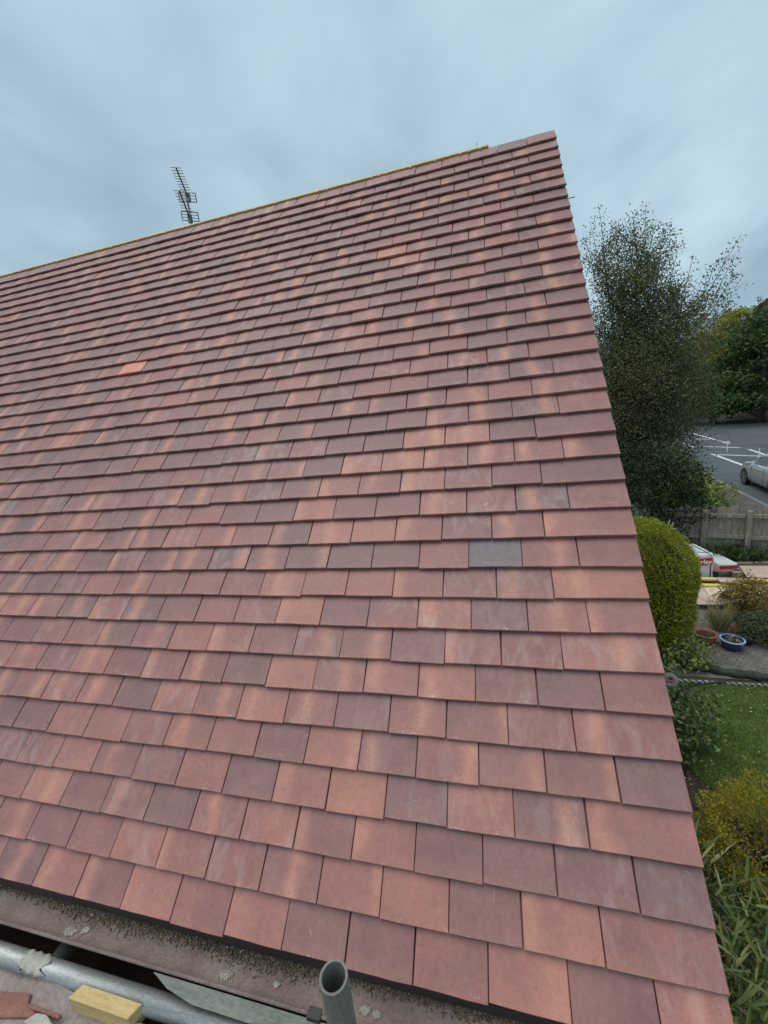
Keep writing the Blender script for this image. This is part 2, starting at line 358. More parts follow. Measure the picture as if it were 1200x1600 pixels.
# ================================================================== HOUSE WITH THE TILED ROOF
UL = -7.2                                   # left end of the house
cp, sp = math.cos(PITCH), math.sin(PITCH)
NRM = Vector((0, -sp, cp)); SLP = Vector((0, cp, sp))
def RP(u, v, n=0.0): return Vector((u, 0, HE)) + SLP * v + NRM * n
house = thing('house', (-3.6, 2.44, 0), 'brick house with a newly laid plain clay tile roof slope', 'house')
RY = 3.73 * cp; RZ = HE + 3.73 * sp
m = MB()                                   # gable end and long walls
gz = lambda y: HE + min(y, 2 * RY - y) * sp / cp - 0.16
for x0, x1 in ((-0.31, -0.075), (UL + .075, UL + .31)):
    m.prism([(x0, 0.16, 0), (x0, 2 * RY - .16, 0), (x0, 2 * RY - .16, gz(.16)), (x0, RY, gz(RY)), (x0, 0.16, gz(.16))], (x1 - x0, 0, 0))
m.box((UL / 2, 0.27, 1.25), (-UL - .64, 0.22, 2.5)); m.box((UL / 2, 2 * RY - .27, 1.25), (-UL - .64, 0.22, 2.5))
m.build('wall', M['brick'], house)
m = MB()
m.prism([RP(UL, 0.04, -.115), RP(UL, 3.72, -.115), RP(UL, 3.72, -.056), RP(UL, 0.04, -.056)], (-UL - 0.03, 0, 0))
roof = m.build('roof', M['deck'], house)
m = MB()
bk = lambda v, n: Vector((UL, 2 * RY - 0.012, HE)) + Vector((0, -cp, sp)) * v + Vector((0, sp, cp)) * n
m.prism([bk(0, -.10), bk(0, -.012), bk(3.66, -.012), bk(3.66, -.10)][::-1], (-UL - 0.03, 0, 0))
m.build('back_slope', M['redtile'], house)
m = MB(); m.box((UL / 2, 0.105, HE - 0.16), (-UL, 0.022, 0.20)); m.build('fascia', rough_mat('brown_fascia', (0.05, 0.03, 0.025), (0.08, 0.05, 0.04), 8), house)
m = MB(); m.box((UL / 2, 0.135, HE - 0.274), (-UL - .02, 0.12, 0.02)); m.build('soffit', M['black'], house)
m = MB(); m.prism([(UL, 0.012, HE - .022), (UL, 0.016, HE - .060), (UL, 0.02, HE - .060), (UL, .09, HE + .02), (UL, .09, HE + .03), (UL, 0.018, HE - .022)][::-1], (-UL - .02, 0, 0))
m.build('eaves_tray', M['black'], house)
m = MB(); m.prism([RP(-0.075, 0.02, -.055), RP(-0.075, 3.70, -.055), RP(-0.075, 3.70, -.036), RP(-0.075, 0.02, -.036)], (0.06, 0, 0)); m.build('verge_mortar', M['mortar'], house)

# ---- tiles
TW, TL, TT, GAUGE, PU = 0.165, 0.20, 0.0105, 0.1, 0.1675
def tile_mesh(name, wd, length, seed):
    rr = random.Random(seed); bm = bmesh.new(); nx = 4
    def row(y, z):
        return [bm.verts.new((wd * i / nx - wd / 2, y + (rr.uniform(-.0007, .0007) if 0 < i < nx else 0), z)) for i in range(nx + 1)]
    tb, tt_ = row(0, -TT), row(0, 0); hb, ht = row(length, -TT), row(length, 0)
    for i in range(nx):
        bm.faces.new((tt_[i], tt_[i + 1], ht[i + 1], ht[i])); bm.faces.new((tb[i + 1], tb[i], hb[i], hb[i + 1]))
        bm.faces.new((tb[i], tb[i + 1], tt_[i + 1], tt_[i])); bm.faces.new((hb[i + 1], hb[i], ht[i], ht[i + 1]))
    bm.faces.new((tb[0], tt_[0], ht[0], hb[0])); bm.faces.new((tb[nx], hb[nx], ht[nx], tt_[nx]))
    bm.normal_update()
    ed = [e_ for e_ in bm.edges if e_.calc_face_angle(0) > 1.0 and all(v.co.z > -.001 for v in e_.verts) and not all(v.co.y > length - .001 for v in e_.verts)]
    bmesh.ops.bevel(bm, geom=ed, offset=0.0013, segments=1, affect='EDGES', clamp_overlap=True)
    cam_ = rr.uniform(0.0004, 0.0016)
    for v in bm.verts: v.co.z += cam_ * (1 - (2 * v.co.x / wd) ** 2) - cam_ * .4
    uv = bm.loops.layers.uv.new('UVMap')
    for f in bm.faces:
        for l in f.loops: l[uv].uv = (l.vert.co.x + wd / 2, l.vert.co.y if f.normal.y > -.6 else l.vert.co.z - .001)
    me = bpy.data.meshes.new(name); bm.to_mesh(me); bm.free(); me.materials.append(M['tile']); return me
VAR = {k: [tile_mesh('roof_tile', {'f': TW, 'h': TW * 1.5, 't': TW, 'u': TW * 1.5}[k], 0.13 if k in 'tu' else TL, i) for i in range(5)] for k in 'fhtu'}
def offs(v): return 0.040 * (1 - v / 1.1) if v < 1.1 else 0.030 * (v - 1.1) / 2.5
tiles = []
trnd = random.Random(21)
for i in range(37):
    v = i * GAUGE; ve = 0.004 + 0.0066 * v; jit = trnd.uniform(-.003, .003)
    rows = []
    k0 = 1 if i % 2 == 0 else 1.5
    x1 = ve
    k = k0
    while x1 > UL + 0.1:
        x0 = -PU * k + offs(v) + jit + trnd.uniform(-.0012, .0012)
        rows.append((x0, x1)); x1 = x0; k += 1
    for j, (x0, x1) in enumerate(rows):
        wd = x1 - x0 - trnd.uniform(.0016, .0036)
        kind = 'h' if (j == 0 and i % 2) else 'f'
        if i == 36: kind = {'h': 'u', 'f': 't'}[kind]
        r = trnd.random()
        tone = trnd.choice([.12, .22, .28, .32, .36, .4, .44, .48, .52, .58, .66, .76]) + trnd.uniform(-.04, .04)
        # upper courses toned darker, painting in their purple sky sheen; lower ones run redder
        tone = (tone - .4) * (.85 if v < 1.5 else .72) + .4 - 0.16 * min(1, max(0, v - .5) / 1.0) + 0.06 * max(0, 1 - v / .9)
        pos = trnd.uniform(.05, .95) if trnd.random() < 0.48 else 3.0
        tiles.append(dict(i=i, j=j, x0=x0, x1=x1, wd=wd, kind=kind, v=v, tone=min(.97, max(0.12, tone)), pos=pos, seed=trnd.random(), var=trnd.randrange(5),
                          dv=trnd.gauss(0, .0016), lift=abs(trnd.gauss(0, .0009)), rz=trnd.gauss(0, .0060), ry=trnd.gauss(0, .004)))
def tile_at(px, py):
    d = ray(px, py); s = (Vector((0, 0, HE)) - CAM).dot(NRM) / d.dot(NRM); P = CAM + d * s - Vector((0, 0, HE)); v = P.dot(SLP)
    for q in tiles:
        if q['i'] == int(v / GAUGE) and q['x0'] <= P.x < q['x1']: return q
# tiles that stand out in the photograph: (pixel, tone, streak place, seed)
for px, py, tone, pos, seed in [
    (219, 573, 1.0, 3, .3), (775, 865, .0, 3, .93), (805, 668, .02, 3, .35), (555, 693, .03, 3, .5), (615, 690, .05, 3, .64), (515, 615, .1, 3, .70), (545, 608, .15, 3, .84), (680, 684, .88, .8, .84), (735, 677, .88, .5, .84),  # pale central tiles: sky reflection put into light tone and high wear
    (935, 908, .82, .45, .2), (955, 1018, .66, .95, .28), (978, 1142, .5, .3, .1), (890, 1078, .08, 3, .62), (995, 1080, .42, 3, .3), (1020, 1220, .06, 3, .15), (1000, 1290, .55, .2, .2), (1055, 1395, .05, 3, .1), (945, 1370, .12, 3, .55),
    (825, 1350, .2, 3, .6), (862, 1275, .2, .75, .69), (800, 1200, .42, .85, .2), (915, 1210, .3, .95, .3), (655, 1255, .1, 3, .4), (562, 1235, .88, 3, .3), (475, 1220, .62, .15, .3), (600, 1175, .2, .2, .5), (520, 1165, .8, .9, .3), (760, 1360, .2, 3, .35),
    (710, 1320, .25, 3, .3), (620, 1310, .6, .1, .3), (885, 1440, .78, .1, .3), (775, 1430, .3, 3, .5), (650, 1410, .8, 3, .2), (550, 1380, .6, .95, .3), (1040, 1480, .5, 3, .25), (960, 1560, .28, 3, .3), (840, 1540, .78, .9, .3), (710, 1515, .5, 3, .3),
    (600, 1490, .3, 3, .3), (495, 1465, .22, 3, .3), (580, 1115, .1, 3, .4), (545, 1055, .4, .6, .4), (465, 1050, .86, 3, .3), (620, 1060, .6, .2, .3), (705, 1065, .74, .2, .3), (795, 1070, .25, 3, .56), (690, 960, .7, .2, .57), (780, 962, .05, 3, .4),
    (480, 955, .85, .1, .3), (545, 955, .15, 3, .3), (620, 958, .4, 3, .7), (600, 828, .82, 3, .2), (540, 828, .75, .5, .3), (660, 825, .5, .15, .3), (740, 822, .2, 3, .7), (820, 820, .35, .25, .3), (925, 817, .6, .05, .3), (845, 862, .35, .7, .3),
    (950, 862, .3, 3, .3), (830, 908, .3, .25, .4), (745, 910, .3, 3, .69), (665, 910, .4, .1, .3), (590, 910, .7, 3, .3), (700, 785, .6, .3, .84), (775, 782, .4, 3, .56), (630, 790, .2, 3, .3), (570, 795, .2, 3, .3), (500, 795, .78, .1, .3), (440, 798, .08, 3, .3),
    (665, 750, .75, .15, .55), (600, 755, .3, .3, .3), (735, 745, .3, 3, .4), (580, 722, .88, .1, .84), (640, 718, .88, .6, .84), (700, 715, .5, .1, .42), (515, 728, .05, 3, .3), (455, 732, .3, .9, .4), (612, 388, .9, .5, .3), (635, 402, .85, .4, .3),  # the palest pair carries the same painted sky reflection
    (595, 466, .3, 3, .98), (90, 690, .85, .5, .3), (110, 665, .8, .5, .3), (45, 1290, .5, .6, .3), (135, 1225, .3, 3, .3), (205, 1165, .3, .35, .3), (300, 1160, .5, .3, .3), (235, 1240, .1, 3, .2), (385, 1215, .15, 3, .2)]:
    q = tile_at(px, py)
    if q: q.update(tone=tone if tone in (0.0, 1.0) else .38 + (tone - .38) * .82, pos=pos, seed=seed)
def tile_area(q):
    pts = [PX(RP(x, v)) for x, v in ((q['x0'], q['v']), (q['x1'], q['v']), (q['x1'], q['v'] + .1), (q['x0'], q['v'] + .1))]
    if max(p[0] for p in pts) < 0 or min(p[1] for p in pts) > 1600 or min(p[0] for p in pts) > 1200: return 0
    return abs(sum(pts[a][0] * pts[(a + 1) % 4][1] - pts[(a + 1) % 4][0] * pts[a][1] for a in range(4))) / 2
tiles.sort(key=tile_area, reverse=True)
bV, bF, bUV, bC, nb = [], [], [], [], 0
TILT = math.atan(0.0150 / 0.1)
for n_, q in enumerate(tiles):
    nomw = TW * 1.5 if q['kind'] in 'hu' else TW
    me = VAR[q['kind']][q['var']]
    B = Matrix((Vector((1, 0, 0)), SLP, NRM)).transposed()
    Rm = B @ (Matrix.Rotation(-TILT, 3, 'X') @ Matrix.Rotation(q['rz'], 3, 'Z') @ Matrix.Rotation(q['ry'], 3, 'Y')) @ Matrix.Diagonal((q['wd'] / nomw, 1, 1))
    up = 0.004 if q['i'] == 36 and q['j'] == 0 else 0.0
    T = Matrix.Translation(RP((q['x0'] + q['x1']) / 2, q['v'] + q['dv'] + up, q['lift'] - (.0 if q['i'] else .0))) @ Rm.to_4x4()
    c4 = (q['tone'], q['pos'], q['seed'], 1)
    if n_ < 300:
        o = bpy.data.objects.new('roof_tile', me); col.objects.link(o); o.parent = roof; o.color = c4
        o.matrix_local = Matrix.Translation(-ORG[house.name]) @ T
    else:
        T2 = Matrix.Translation(-ORG[house.name]) @ T
        bV += [tuple(T2 @ v.co) for v in me.vertices]
        uvd = me.uv_layers[0].data
        for p in me.polygons:
            bF.append([nb + a for a in p.vertices]); bUV += [tuple(uvd[l].uv) for l in p.loop_indices]; bC += [c4] * len(p.vertices)
        nb += len(me.vertices)
me = bpy.data.meshes.new('roof_tiles'); me.from_pydata(bV, [], bF); me.update()
me.uv_layers.new(name='UVMap').data.foreach_set('uv', np.array(bUV, np.float32).ravel())
me.color_attributes.new('tone', 'FLOAT_COLOR', 'CORNER').data.foreach_set('color', np.array(bC, np.float32).ravel())
me.materials.append(M['tile_joined']); o = bpy.data.objects.new('roof_tiles', me); col.objects.link(o); o.parent = roof; o['kind'] = 'stuff'

# ---- ridge batten and nails
RB = -0.352
m = MB(); m.prism([RP(UL, 3.729, -.036), RP(UL, 3.745, -.036), RP(UL, 3.745, -.006), RP(UL, 3.729, -.006)], (RB - UL, 0, 0))
rb = m.build('ridge_batten', M['ridge_pine'], house)
m = MB(); u = RB - .05
while u > -5.5:
    p = RP(u, 3.716 + random.uniform(-.004, .004), -.008); m.lathe(p, [(0.0001, .009), (0.0045, .008), (0.0055, .004), (.0045, 0)], 6); u -= random.choice((.05, .07, .1, .12, .16))
tag(m.build('nail_heads', M['steel_white'], rb), kind='stuff')
m = MB(); m.tube([RP(-.42, 3.745, 0), RP(-.42, 3.765, .01)], .0018, 6); m.build('bent_nail', M['darkmetal'], rb)
m = MB(); m.tube([RP(0.02, 3.0, -.02), RP(0.055, 3.0, -.02)], .0022, 6); m.build('verge_nail', M['darkmetal'], house)

# ---- gutter
GY, GZ, GR = -0.011, HE - 0.052, 0.056
m = MB(); prof = []
for k in range(15): a = math.pi + math.pi * k / 14; prof.append((GY - GR * math.cos(a), GZ + GR * math.sin(a) * 0.78))
outer = prof; inner = [(GY + (y - GY) * .93, GZ + (z - GZ) * .93) for y, z in prof]
ring = [(GY + GR + .0, GZ)] + []
loop_ = outer + inner[::-1]
segs = [UL, -5.2, -3.4, -1.6, 0.02]
n_ = len(loop_)
for a, b in zip(segs[:-1], segs[1:]):
    vs = [(a + .001, y, z) for y, z in loop_] + [(b - .001, y, z) for y, z in loop_]
    m.add(vs, [[k, (k + 1) % n_, n_ + (k + 1) % n_, n_ + k] for k in range(n_)])
m.tube([(UL, GY - GR, GZ), (0.02, GY - GR, GZ)], 0.0045, 8)
gut = m.build('gutter', M['gutter'], house, True)
bx_ = G(491, 1592, GZ)
m = MB(); m.prism([(bx_.x - .016, GY - GR - .007, GZ + .007), (bx_.x - .016, GY - GR - .007, GZ - .03), (bx_.x - .016, GY - GR - .012, GZ - .03), (bx_.x - .016, GY - GR - .012, GZ + .011), (bx_.x - .016, GY - GR + .008, GZ + .011), (bx_.x - .016, GY - GR + .008, GZ + .007)], (.032, 0, 0))
m.build('bracket', M['black'], gut)
# dirt lying in the gutter
def lumps(P, s):
    n = len(P); t4 = np.array([[1, 1, 1], [-1, -1, 1], [-1, 1, -1], [1, -1, -1]], float)
    out = []
    q = rng.normal(size=(n, 4)); q /= np.linalg.norm(q, axis=1, keepdims=True); a, b, c, d = q.T
    Rm = np.stack([np.stack([1 - 2 * (c * c + d * d), 2 * (b * c - a * d), 2 * (b * d + a * c)], 1), np.stack([2 * (b * c + a * d), 1 - 2 * (b * b + d * d), 2 * (c * d - a * b)], 1), np.stack([2 * (b * d - a * c), 2 * (c * d + a * b), 1 - 2 * (b * b + c * c)], 1)], 1)
    sc = s[:, None, None] * rng.uniform(.6, 1.3, size=(n, 1, 3))
    V = np.einsum('nij,nkj->nki', Rm, t4[None] * sc) + P[:, None, :]
    return V
def lump_obj(name, P, s, mat, parent=None):
    V = lumps(P, s); n = len(P); off = ORG[parent.name] if parent is not None else Vector()
    me = bpy.data.meshes.new(name); base = np.arange(n)[:, None, None] * 4
    F = (base + np.array([[0, 1, 2], [0, 3, 1], [0, 2, 3], [1, 3, 2]])[None]).reshape(-1, 3)
    V = V.reshape(-1, 3) - np.array(off)
    me.vertices.add(len(V)); me.vertices.foreach_set('co', V.astype(np.float32).ravel())
    me.loops.add(F.size); me.loops.foreach_set('vertex_index', F.astype(np.int32).ravel())
    me.polygons.add(len(F)); me.polygons.foreach_set('loop_start', np.arange(0, F.size, 3, dtype=np.int32)); me.polygons.foreach_set('loop_total', np.full(len(F), 3, np.int32))
    me.update(calc_edges=True); me.materials.append(mat); o = bpy.data.objects.new(name, me); col.objects.link(o)
    if parent is not None: o.parent = parent
    return o
def gut_z(y): return GZ - 0.78 * 0.93 * math.sqrt(max(0, GR ** 2 - ((y - GY) / .93) ** 2))
nD = 34000
X = rng.uniform(-3.2, 0.0, nD); dens = 0.5 + 0.5 * np.sin(X * 5.1 + 1) * np.sin(X * 2.3); spread = .009 + .011 * (.5 + .5 * np.sin(X * 7.3) * np.sin(X * 3.1 + 1))
Y = .036 - np.abs(rng.normal(size=nD)) * spread; keep = Y > GY - GR * .6; X, Y, dens = X[keep], Y[keep], dens[keep]
Zb = np.array([gut_z(y) for y in Y]); pile = np.clip((Y - GY) / .05, 0, 1) * .012
P = np.stack([X, Y, Zb + rng.random(len(X)) * (pile + .003)], 1)
tag(lump_obj('gutter_dirt', P, rng.choice([.0008, .0013, .002, .0034], len(P), p=[.48, .34, .15, .03]), M['dirt']), 'brown grit and dead moss lying along the back of the gutter', 'dirt', kind='stuff')
for px, py, sz in [(110, 1455, .016), (133, 1452, .010), (310, 1523, .0), (352, 1522, .016), (432, 1536, .007), (570, 1576, .012), (588, 1583, .008)]:
    if sz == 0: continue
    c = G(px, py, GZ - .035); c.z = gut_z(c.y) + .001
    nL = int(1400 * sz / .012 * .4); a = rng.normal(size=(nL, 2)) * sz * .45
    P = np.stack([c.x + a[:, 0], np.clip(c.y + a[:, 1] * .7, GY - GR * .8, GY + GR * .8), np.zeros(nL)], 1); P[:, 2] = [gut_z(y) + .0015 for y in P[:, 1]]
    lump_obj('lichen_patch', P, rng.uniform(.0008, .0024, nL), M['lichen'], gut)

# ================================================================== SCAFFOLD AND WHAT LIES ON IT
def tube_thing(name, a, b, label, mat, r=.0242, hollow=False, group=None):
    a, b = Vector(a), Vector(b)
    m = MB()
    if hollow:
        m.tube([a, b], r, 24, False); m.tube([b, a + (b - a) * .6], r - .004, 24, False)
        n = 24; k = n; m.f += [[n + j, n + (j + 1) % n, 0, 0] for j in range(0)]
        d = (b - a).normalized(); aa = d.cross(Vector((1, 0, 0))).normalized(); bb = d.cross(aa)
        ko = len(m.v); m.v += [b + (aa * math.cos(t_) + bb * math.sin(t_)) * rr_ for rr_ in (r, r - .004) for t_ in [2 * math.pi * j / n for j in range(n)]]
        m.f += [[ko + j, ko + (j + 1) % n, ko + n + (j + 1) % n, ko + n + j] for j in range(n)]
    else: m.tube([a, b], r, 20)
    o = m.build(name, mat, None, True); return tag(o, label, 'scaffold tube', group)
LZ, LY = 2.583, -0.100
tube_thing('scaffold_tube', (-6.5, LY, LZ), (0.35, LY, LZ), 'shiny galvanised scaffold tube running along below the gutter', M['galv'])
tt0 = G(110, 1486, LZ - .05)
tube_thing('scaffold_tube', (tt0.x + .02, -1.55, LZ - .05), (tt0.x - .02, 0.12, LZ - .05), 'galvanised cross tube poking in under the gutter beneath the long tube', M['galv'])
st = DP(521, 1526, .70)
tube_thing('scaffold_tube', (st.x, st.y, 0.01), (st.x, st.y, st.z), 'upright dull grey scaffold tube with an open end standing before the eave', M['tube_grey'], hollow=True)
for x, y, lab_ in ((-3.3, -.2, 'tall upright scaffold tube beside the gutter at the far end of the platform'), (-3.3, -1.45, 'tall upright scaffold tube on the outer side at the far end of the platform'), (-.9, -1.45, 'tall upright scaffold tube on the outer side of the platform opposite the open ended tube')):
    tube_thing('scaffold_tube', (x, y, 0.01), (x, y, 3.6), lab_, M['galv'], group='scaffold uprights round the platform')
tube_thing('scaffold_tube', (-6.5, -1.40, 2.44), (0.35, -1.40, 2.44), 'galvanised ledger tube along the outer side of the platform', M['galv'])
tube_thing('scaffold_tube', (-3.35, -1.55, 2.485), (-3.35, .1, 2.485), 'galvanised cross tube carrying the far end of the boards', M['galv'])
for k in range(4):
    y = -.30 - k * .232
    m = MB(); m.box((-2.6, y, 2.527), (5.0 if k else 4.2, .225, .036)); tag(m.build('scaffold_board', M['board_old'], None, False, .003), '%s scaffold board from the gutter under the debris sheet' % ['first', 'second', 'third', 'fourth'][k], 'board', 'boards of the working platform')
# the sheet over the boards, its inner edge lapped against the tube
m = MB(); nx, ny = 110, 26; X0, X1 = -3.6, -0.86
def shz(x, y):
    return 2.558 + .010 * math.sin(x * 9 + y * 14) * math.sin(x * 4.1 + 1) + .007 * math.sin(y * 31 + x * 6) + .006 * math.sin(x * 17 - y * 23)
for i in range(nx + 1):
    for j in range(ny + 1):
        x = X0 + (X1 - X0) * i / nx; t_ = j / ny; y = -.128 - .75 * t_ + .010 * math.sin(x * 6.3) * (1 - t_)
        z = shz(x, y) + (.030 * math.exp(-t_ * 30))
        m.v.append(Vector((x, y, z)))
m.f = [[i * (ny + 1) + j, i * (ny + 1) + j + 1, (i + 1) * (ny + 1) + j + 1, (i + 1) * (ny + 1) + j] for i in range(nx) for j in range(ny)]
o = m.build('debris_sheet', M['sheet'], None, True); md = o.modifiers.new('thick', 'SOLIDIFY'); md.thickness = .002; md.offset = -1
tag(o, 'crumpled pinkish grey sheet spread over the scaffold boards', 'sheet')
# yellow offcut
b0, b1, f0, f1 = G(130, 1537, 2.612), G(222, 1568, 2.612), G(108, 1557, 2.612), G(214, 1590, 2.612)
dx_ = (b1 - b0); dx_.z = 0; fy = (f0 - b0); fy.z = 0
m = MB(); fy = fy.normalized() * .034
m.prism([b0, b0 + fy, b0 + fy + dx_, b0 + dx_], (0, 0, -.05))
o = m.build('timber_offcut', M['pine'], None, False, .0015); tag(o, 'short yellow pine batten offcut lying on the debris sheet', 'timber')
# broken tiles on the sheet
def slab_thing(name, pts, z, th, mat, label, cat, tilt=0, group=None):
    m = MB(); c = sum((Vector(p) for p in pts), Vector()) / len(pts)
    m.prism([(p.x, p.y, z + (p.x - c.x) * tilt) for p in pts], (0, 0, th))
    o = m.build(name, mat, None, False, min(.002, th * .2)); return tag(o, label, cat, group)
slab_thing('broken_tile', [G(x, y, 2.585) for x, y in ((40, 1566), (97, 1586), (90, 1592), (46, 1575))][::-1], 2.575, .012, M['redtile'], 'narrow red sliver of broken tile on the debris sheet', 'broken tile')
slab_thing('broken_tile', [G(x, y, 2.58) for x, y in ((-40, 1546), (48, 1551), (44, 1566), (60, 1588), (-40, 1590))][::-1], 2.568, .012, M['redtile'], 'large flat piece of broken red tile on the debris sheet', 'broken tile')
slab_thing('mortar_lump', [G(x, y, 2.58) for x, y in ((38, 1600), (60, 1587), (75, 1590), (84, 1605), (50, 1612))][::-1], 2.572, .02, M['scrap'], 'small pale grey mortar lump beside the broken tiles', 'mortar')
m = MB(); m.box((-2.6, .045, 2.33), (4.6, .20, .038)); tag(m.build('scaffold_board', rough_mat('gap_shade_board', (.035, .024, .02), (.06, .042, .035), 5, .85, (1, 10, 10)), None, False, .003), 'added inner board below the gutter, coloured dark for the shaded gap', 'board')  # board added to fill the gap; its dark colour stands for shade
# pale scrap stuck over the long tube
m = MB(); c = G(63, 1496, LZ + .02); n = 14
for i in range(n + 1):
    for j in range(8):
        a = R(20) + R(130) * j / 7; x = c.x - .045 + .085 * i / n + .006 * math.sin(j * 1.7); rr_ = .0262 + .002 * math.sin(i * 1.3 + j)
        if i in (0, n): x += .012 * math.sin(j * 2.1)
        m.v.append(Vector((x, LY - rr_ * math.cos(a), LZ + rr_ * math.sin(a))))
m.f = [[i * 8 + j, i * 8 + j + 1, (i + 1) * 8 + j + 1, (i + 1) * 8 + j] for i in range(n) for j in range(7)]
o = m.build('mortar_scrap', M['scrap'], None, True); md = o.modifiers.new('thick', 'SOLIDIFY'); md.thickness = .004; md.offset = 1
tag(o, 'pale scrap of dried mortar stuck on the long scaffold tube', 'mortar')
# grey-green strip under the gutter lip, its left end broken off slantwise
p0 = G(243, 1513, GZ); xa = p0.x
m = MB(); yb = GY - GR - .0065
m.prism([(xa, yb, GZ - .003), (xa + .05, yb - .014, GZ - .018), (xa + .13, yb - .024, GZ - .027), (0.0, yb - .028, GZ - .030), (0.0, yb, GZ - .003)], (0, -.003, .004))
tag(m.build('board_strip', M['board_grey'], None, False, .001), 'grey green board strip under the gutter lip with a slanting broken end', 'board')

# ================================================================== CABLE ON THE GABLE
ringc = DP(1047, 1063, 1.62)
br_ = thing('cable_bracket', (-0.07, ringc.y, ringc.z), 'grey ring insulator on a hook fixed to the gable wall', 'bracket')
m = MB(); vdir = (CAM - ringc).normalized(); a_ = vdir.cross(Vector((0, 0, 1))).normalized(); b_ = a_.cross(vdir)
pts = [ringc + (a_ * math.cos(t_) * .0175 + b_ * math.sin(t_) * .0185) for t_ in [2 * math.pi * k / 24 for k in range(25)]]
m.tube(pts, .0105, 12, False); m.build('ring', rough_mat('ring_insulator', (0.17, 0.14, 0.135), (0.27, 0.235, 0.225), 40, 0.6), br_, True)
m = MB(); m.tube([(-.08, ringc.y, ringc.z + .0), (ringc.x - .06, ringc.y - .005, ringc.z + .004), ringc - a_ * .019], .005, 8); m.build('hook', M['redtile'], br_, True)
m = MB(); m.box((-.07, ringc.y, ringc.z), (.012, .06, .09)); m.build('wall_plate', M['darkmetal'], br_)
c2 = DP(1200, 1073, 1.72); c1 = ringc + Vector((.026, .004, .0)); hd = (c2 - c1); far = Vector((15, c1.y + hd.y / hd.x * (15 - c1.x), 5.2))
def cab(t):                                   # hanging line from the ring to the pole
    x = c1.x + (far.x - c1.x) * t; y = c1.y + (far.y - c1.y) * t
    sl0 = hd.z / hd.x * (far.x - c1.x); z = c1.z + sl0 * t + (far.z - c1.z - sl0) * t * t
    return Vector((x, y, z))
cabt = thing('overhead_cable', c1, 'twisted grey service cable running from the ring insulator across the lawn', 'cable')
for ph in (0, math.pi):
    m = MB(); pts = []
    for k in range(900):
        t = k / 899 * .12; L_ = (cab(t) - c1).length; a = L_ * 185 + ph
        pts.append(cab(t) + Vector((0, math.cos(a), math.sin(a))) * .0031)
        if L_ > 1.6: break
    e0 = L_; tt_ = t
    for k in range(1, 60):
        q = tt_ + (1 - tt_) * k / 59; pts.append(cab(q) + Vector((0, math.cos(ph), math.sin(ph))) * .0034)
    m.tube(pts, .0034, 6); m.build('strand', rough_mat('weathered_cable', (0.26, 0.25, 0.23), (0.5, 0.48, 0.45), 60, 0.8) if ph == 0 else rough_mat('dark_cable', (0.05, 0.05, 0.045), (0.12, 0.12, 0.11), 60, 0.8), cabt, True)
q0, q1, q2, q3 = DP(1040, 1100, 1.66), DP(1062, 1080, 1.64), DP(1085, 1071, 1.64), DP(1112, 1067, 1.648)
m = MB(); pts = [Vector((-.08, q0.y, q0.z - .05)), q0, q1, q2, q3, DP(1135, 1066, 1.66)]
sm_ = []
for i in range(len(pts) - 1):
    a, b, c, d = pts[max(i - 1, 0)], pts[i], pts[i + 1], pts[min(i + 2, len(pts) - 1)]
    for k in range(8):
        t = k / 8; sm_.append(.5 * ((2 * b) + (c - a) * t + (2 * a - 5 * b + 4 * c - d) * t * t + (3 * b - a - 3 * c + d) * t ** 3))
m.tube(sm_, .0048, 8); tag(m.build('black_cable', M['black'], None, True), 'black cable curving from the gable wall up to the twisted cable', 'cable')
tp = thing('telegraph_pole', (far.x, far.y, 0), 'tall wooden pole carrying the far end of the service cable', 'pole')
m = MB(); m.tube([(far.x, far.y, 0), (far.x, far.y, 6.2)], [.13, .10], 14); m.build('shaft', M['board_old'], tp, True)
m = MB(); m.box((far.x, far.y, 5.2), (.26, .08, .08)); m.build('cable_clamp', M['darkmetal'], tp)

# ================================================================== AERIALS ON A CHIMNEY BEHIND THE RIDGE
AY = 8.2
def AP(x, y, Y=AY):
    d = ray(x, y); return CAM + d * ((Y - CAM.y) / d.y)
foot = AP(297, 352)
nh = thing('neighbour_house', (foot.x, AY + 2.2, 0), 'brick house hidden behind the tiled ridge with a chimney', 'house')
m = MB(); m.box((foot.x, AY + 2.2, 2.4), (7.5, 5.6, 4.8)); m.build('wall', M['brick'], nh)
m = MB(); y0, y1, ym = AY - .8, AY + 5.2, AY + 2.2
m.prism([(foot.x - 3.9, y0, 4.803), (foot.x - 3.9, ym, 7.3), (foot.x - 3.9, y1, 4.803)][::-1], (7.8, 0, 0)); rf_ = m.build('roof', M['redtile'], nh)
m = MB(); m.box((foot.x, AY + .3, 6.3), (.8, .55, 3.0)); m.build('chimney', M['brick'], rf_)
ae = thing('tv_aerial', (foot.x, AY, 6.6), 'pair of rooftop television aerials on one mast above the ridge', 'aerial')
m = MB(); mt_ = AP(292.5, 312); base = Vector((mt_.x, AY, 6.6)); m.tube([base, (mt_.x, AY, mt_.z + .05)], .019, 8); m.build('mast', M['darkmetal'], ae, True)
m = MB(); m.box((mt_.x, AY + .05, 6.9), (.06, .12, .06)); m.box((mt_.x, AY + .05, 7.5), (.06, .12, .06)); m.build('mast_clamp', M['darkmetal'], ae)
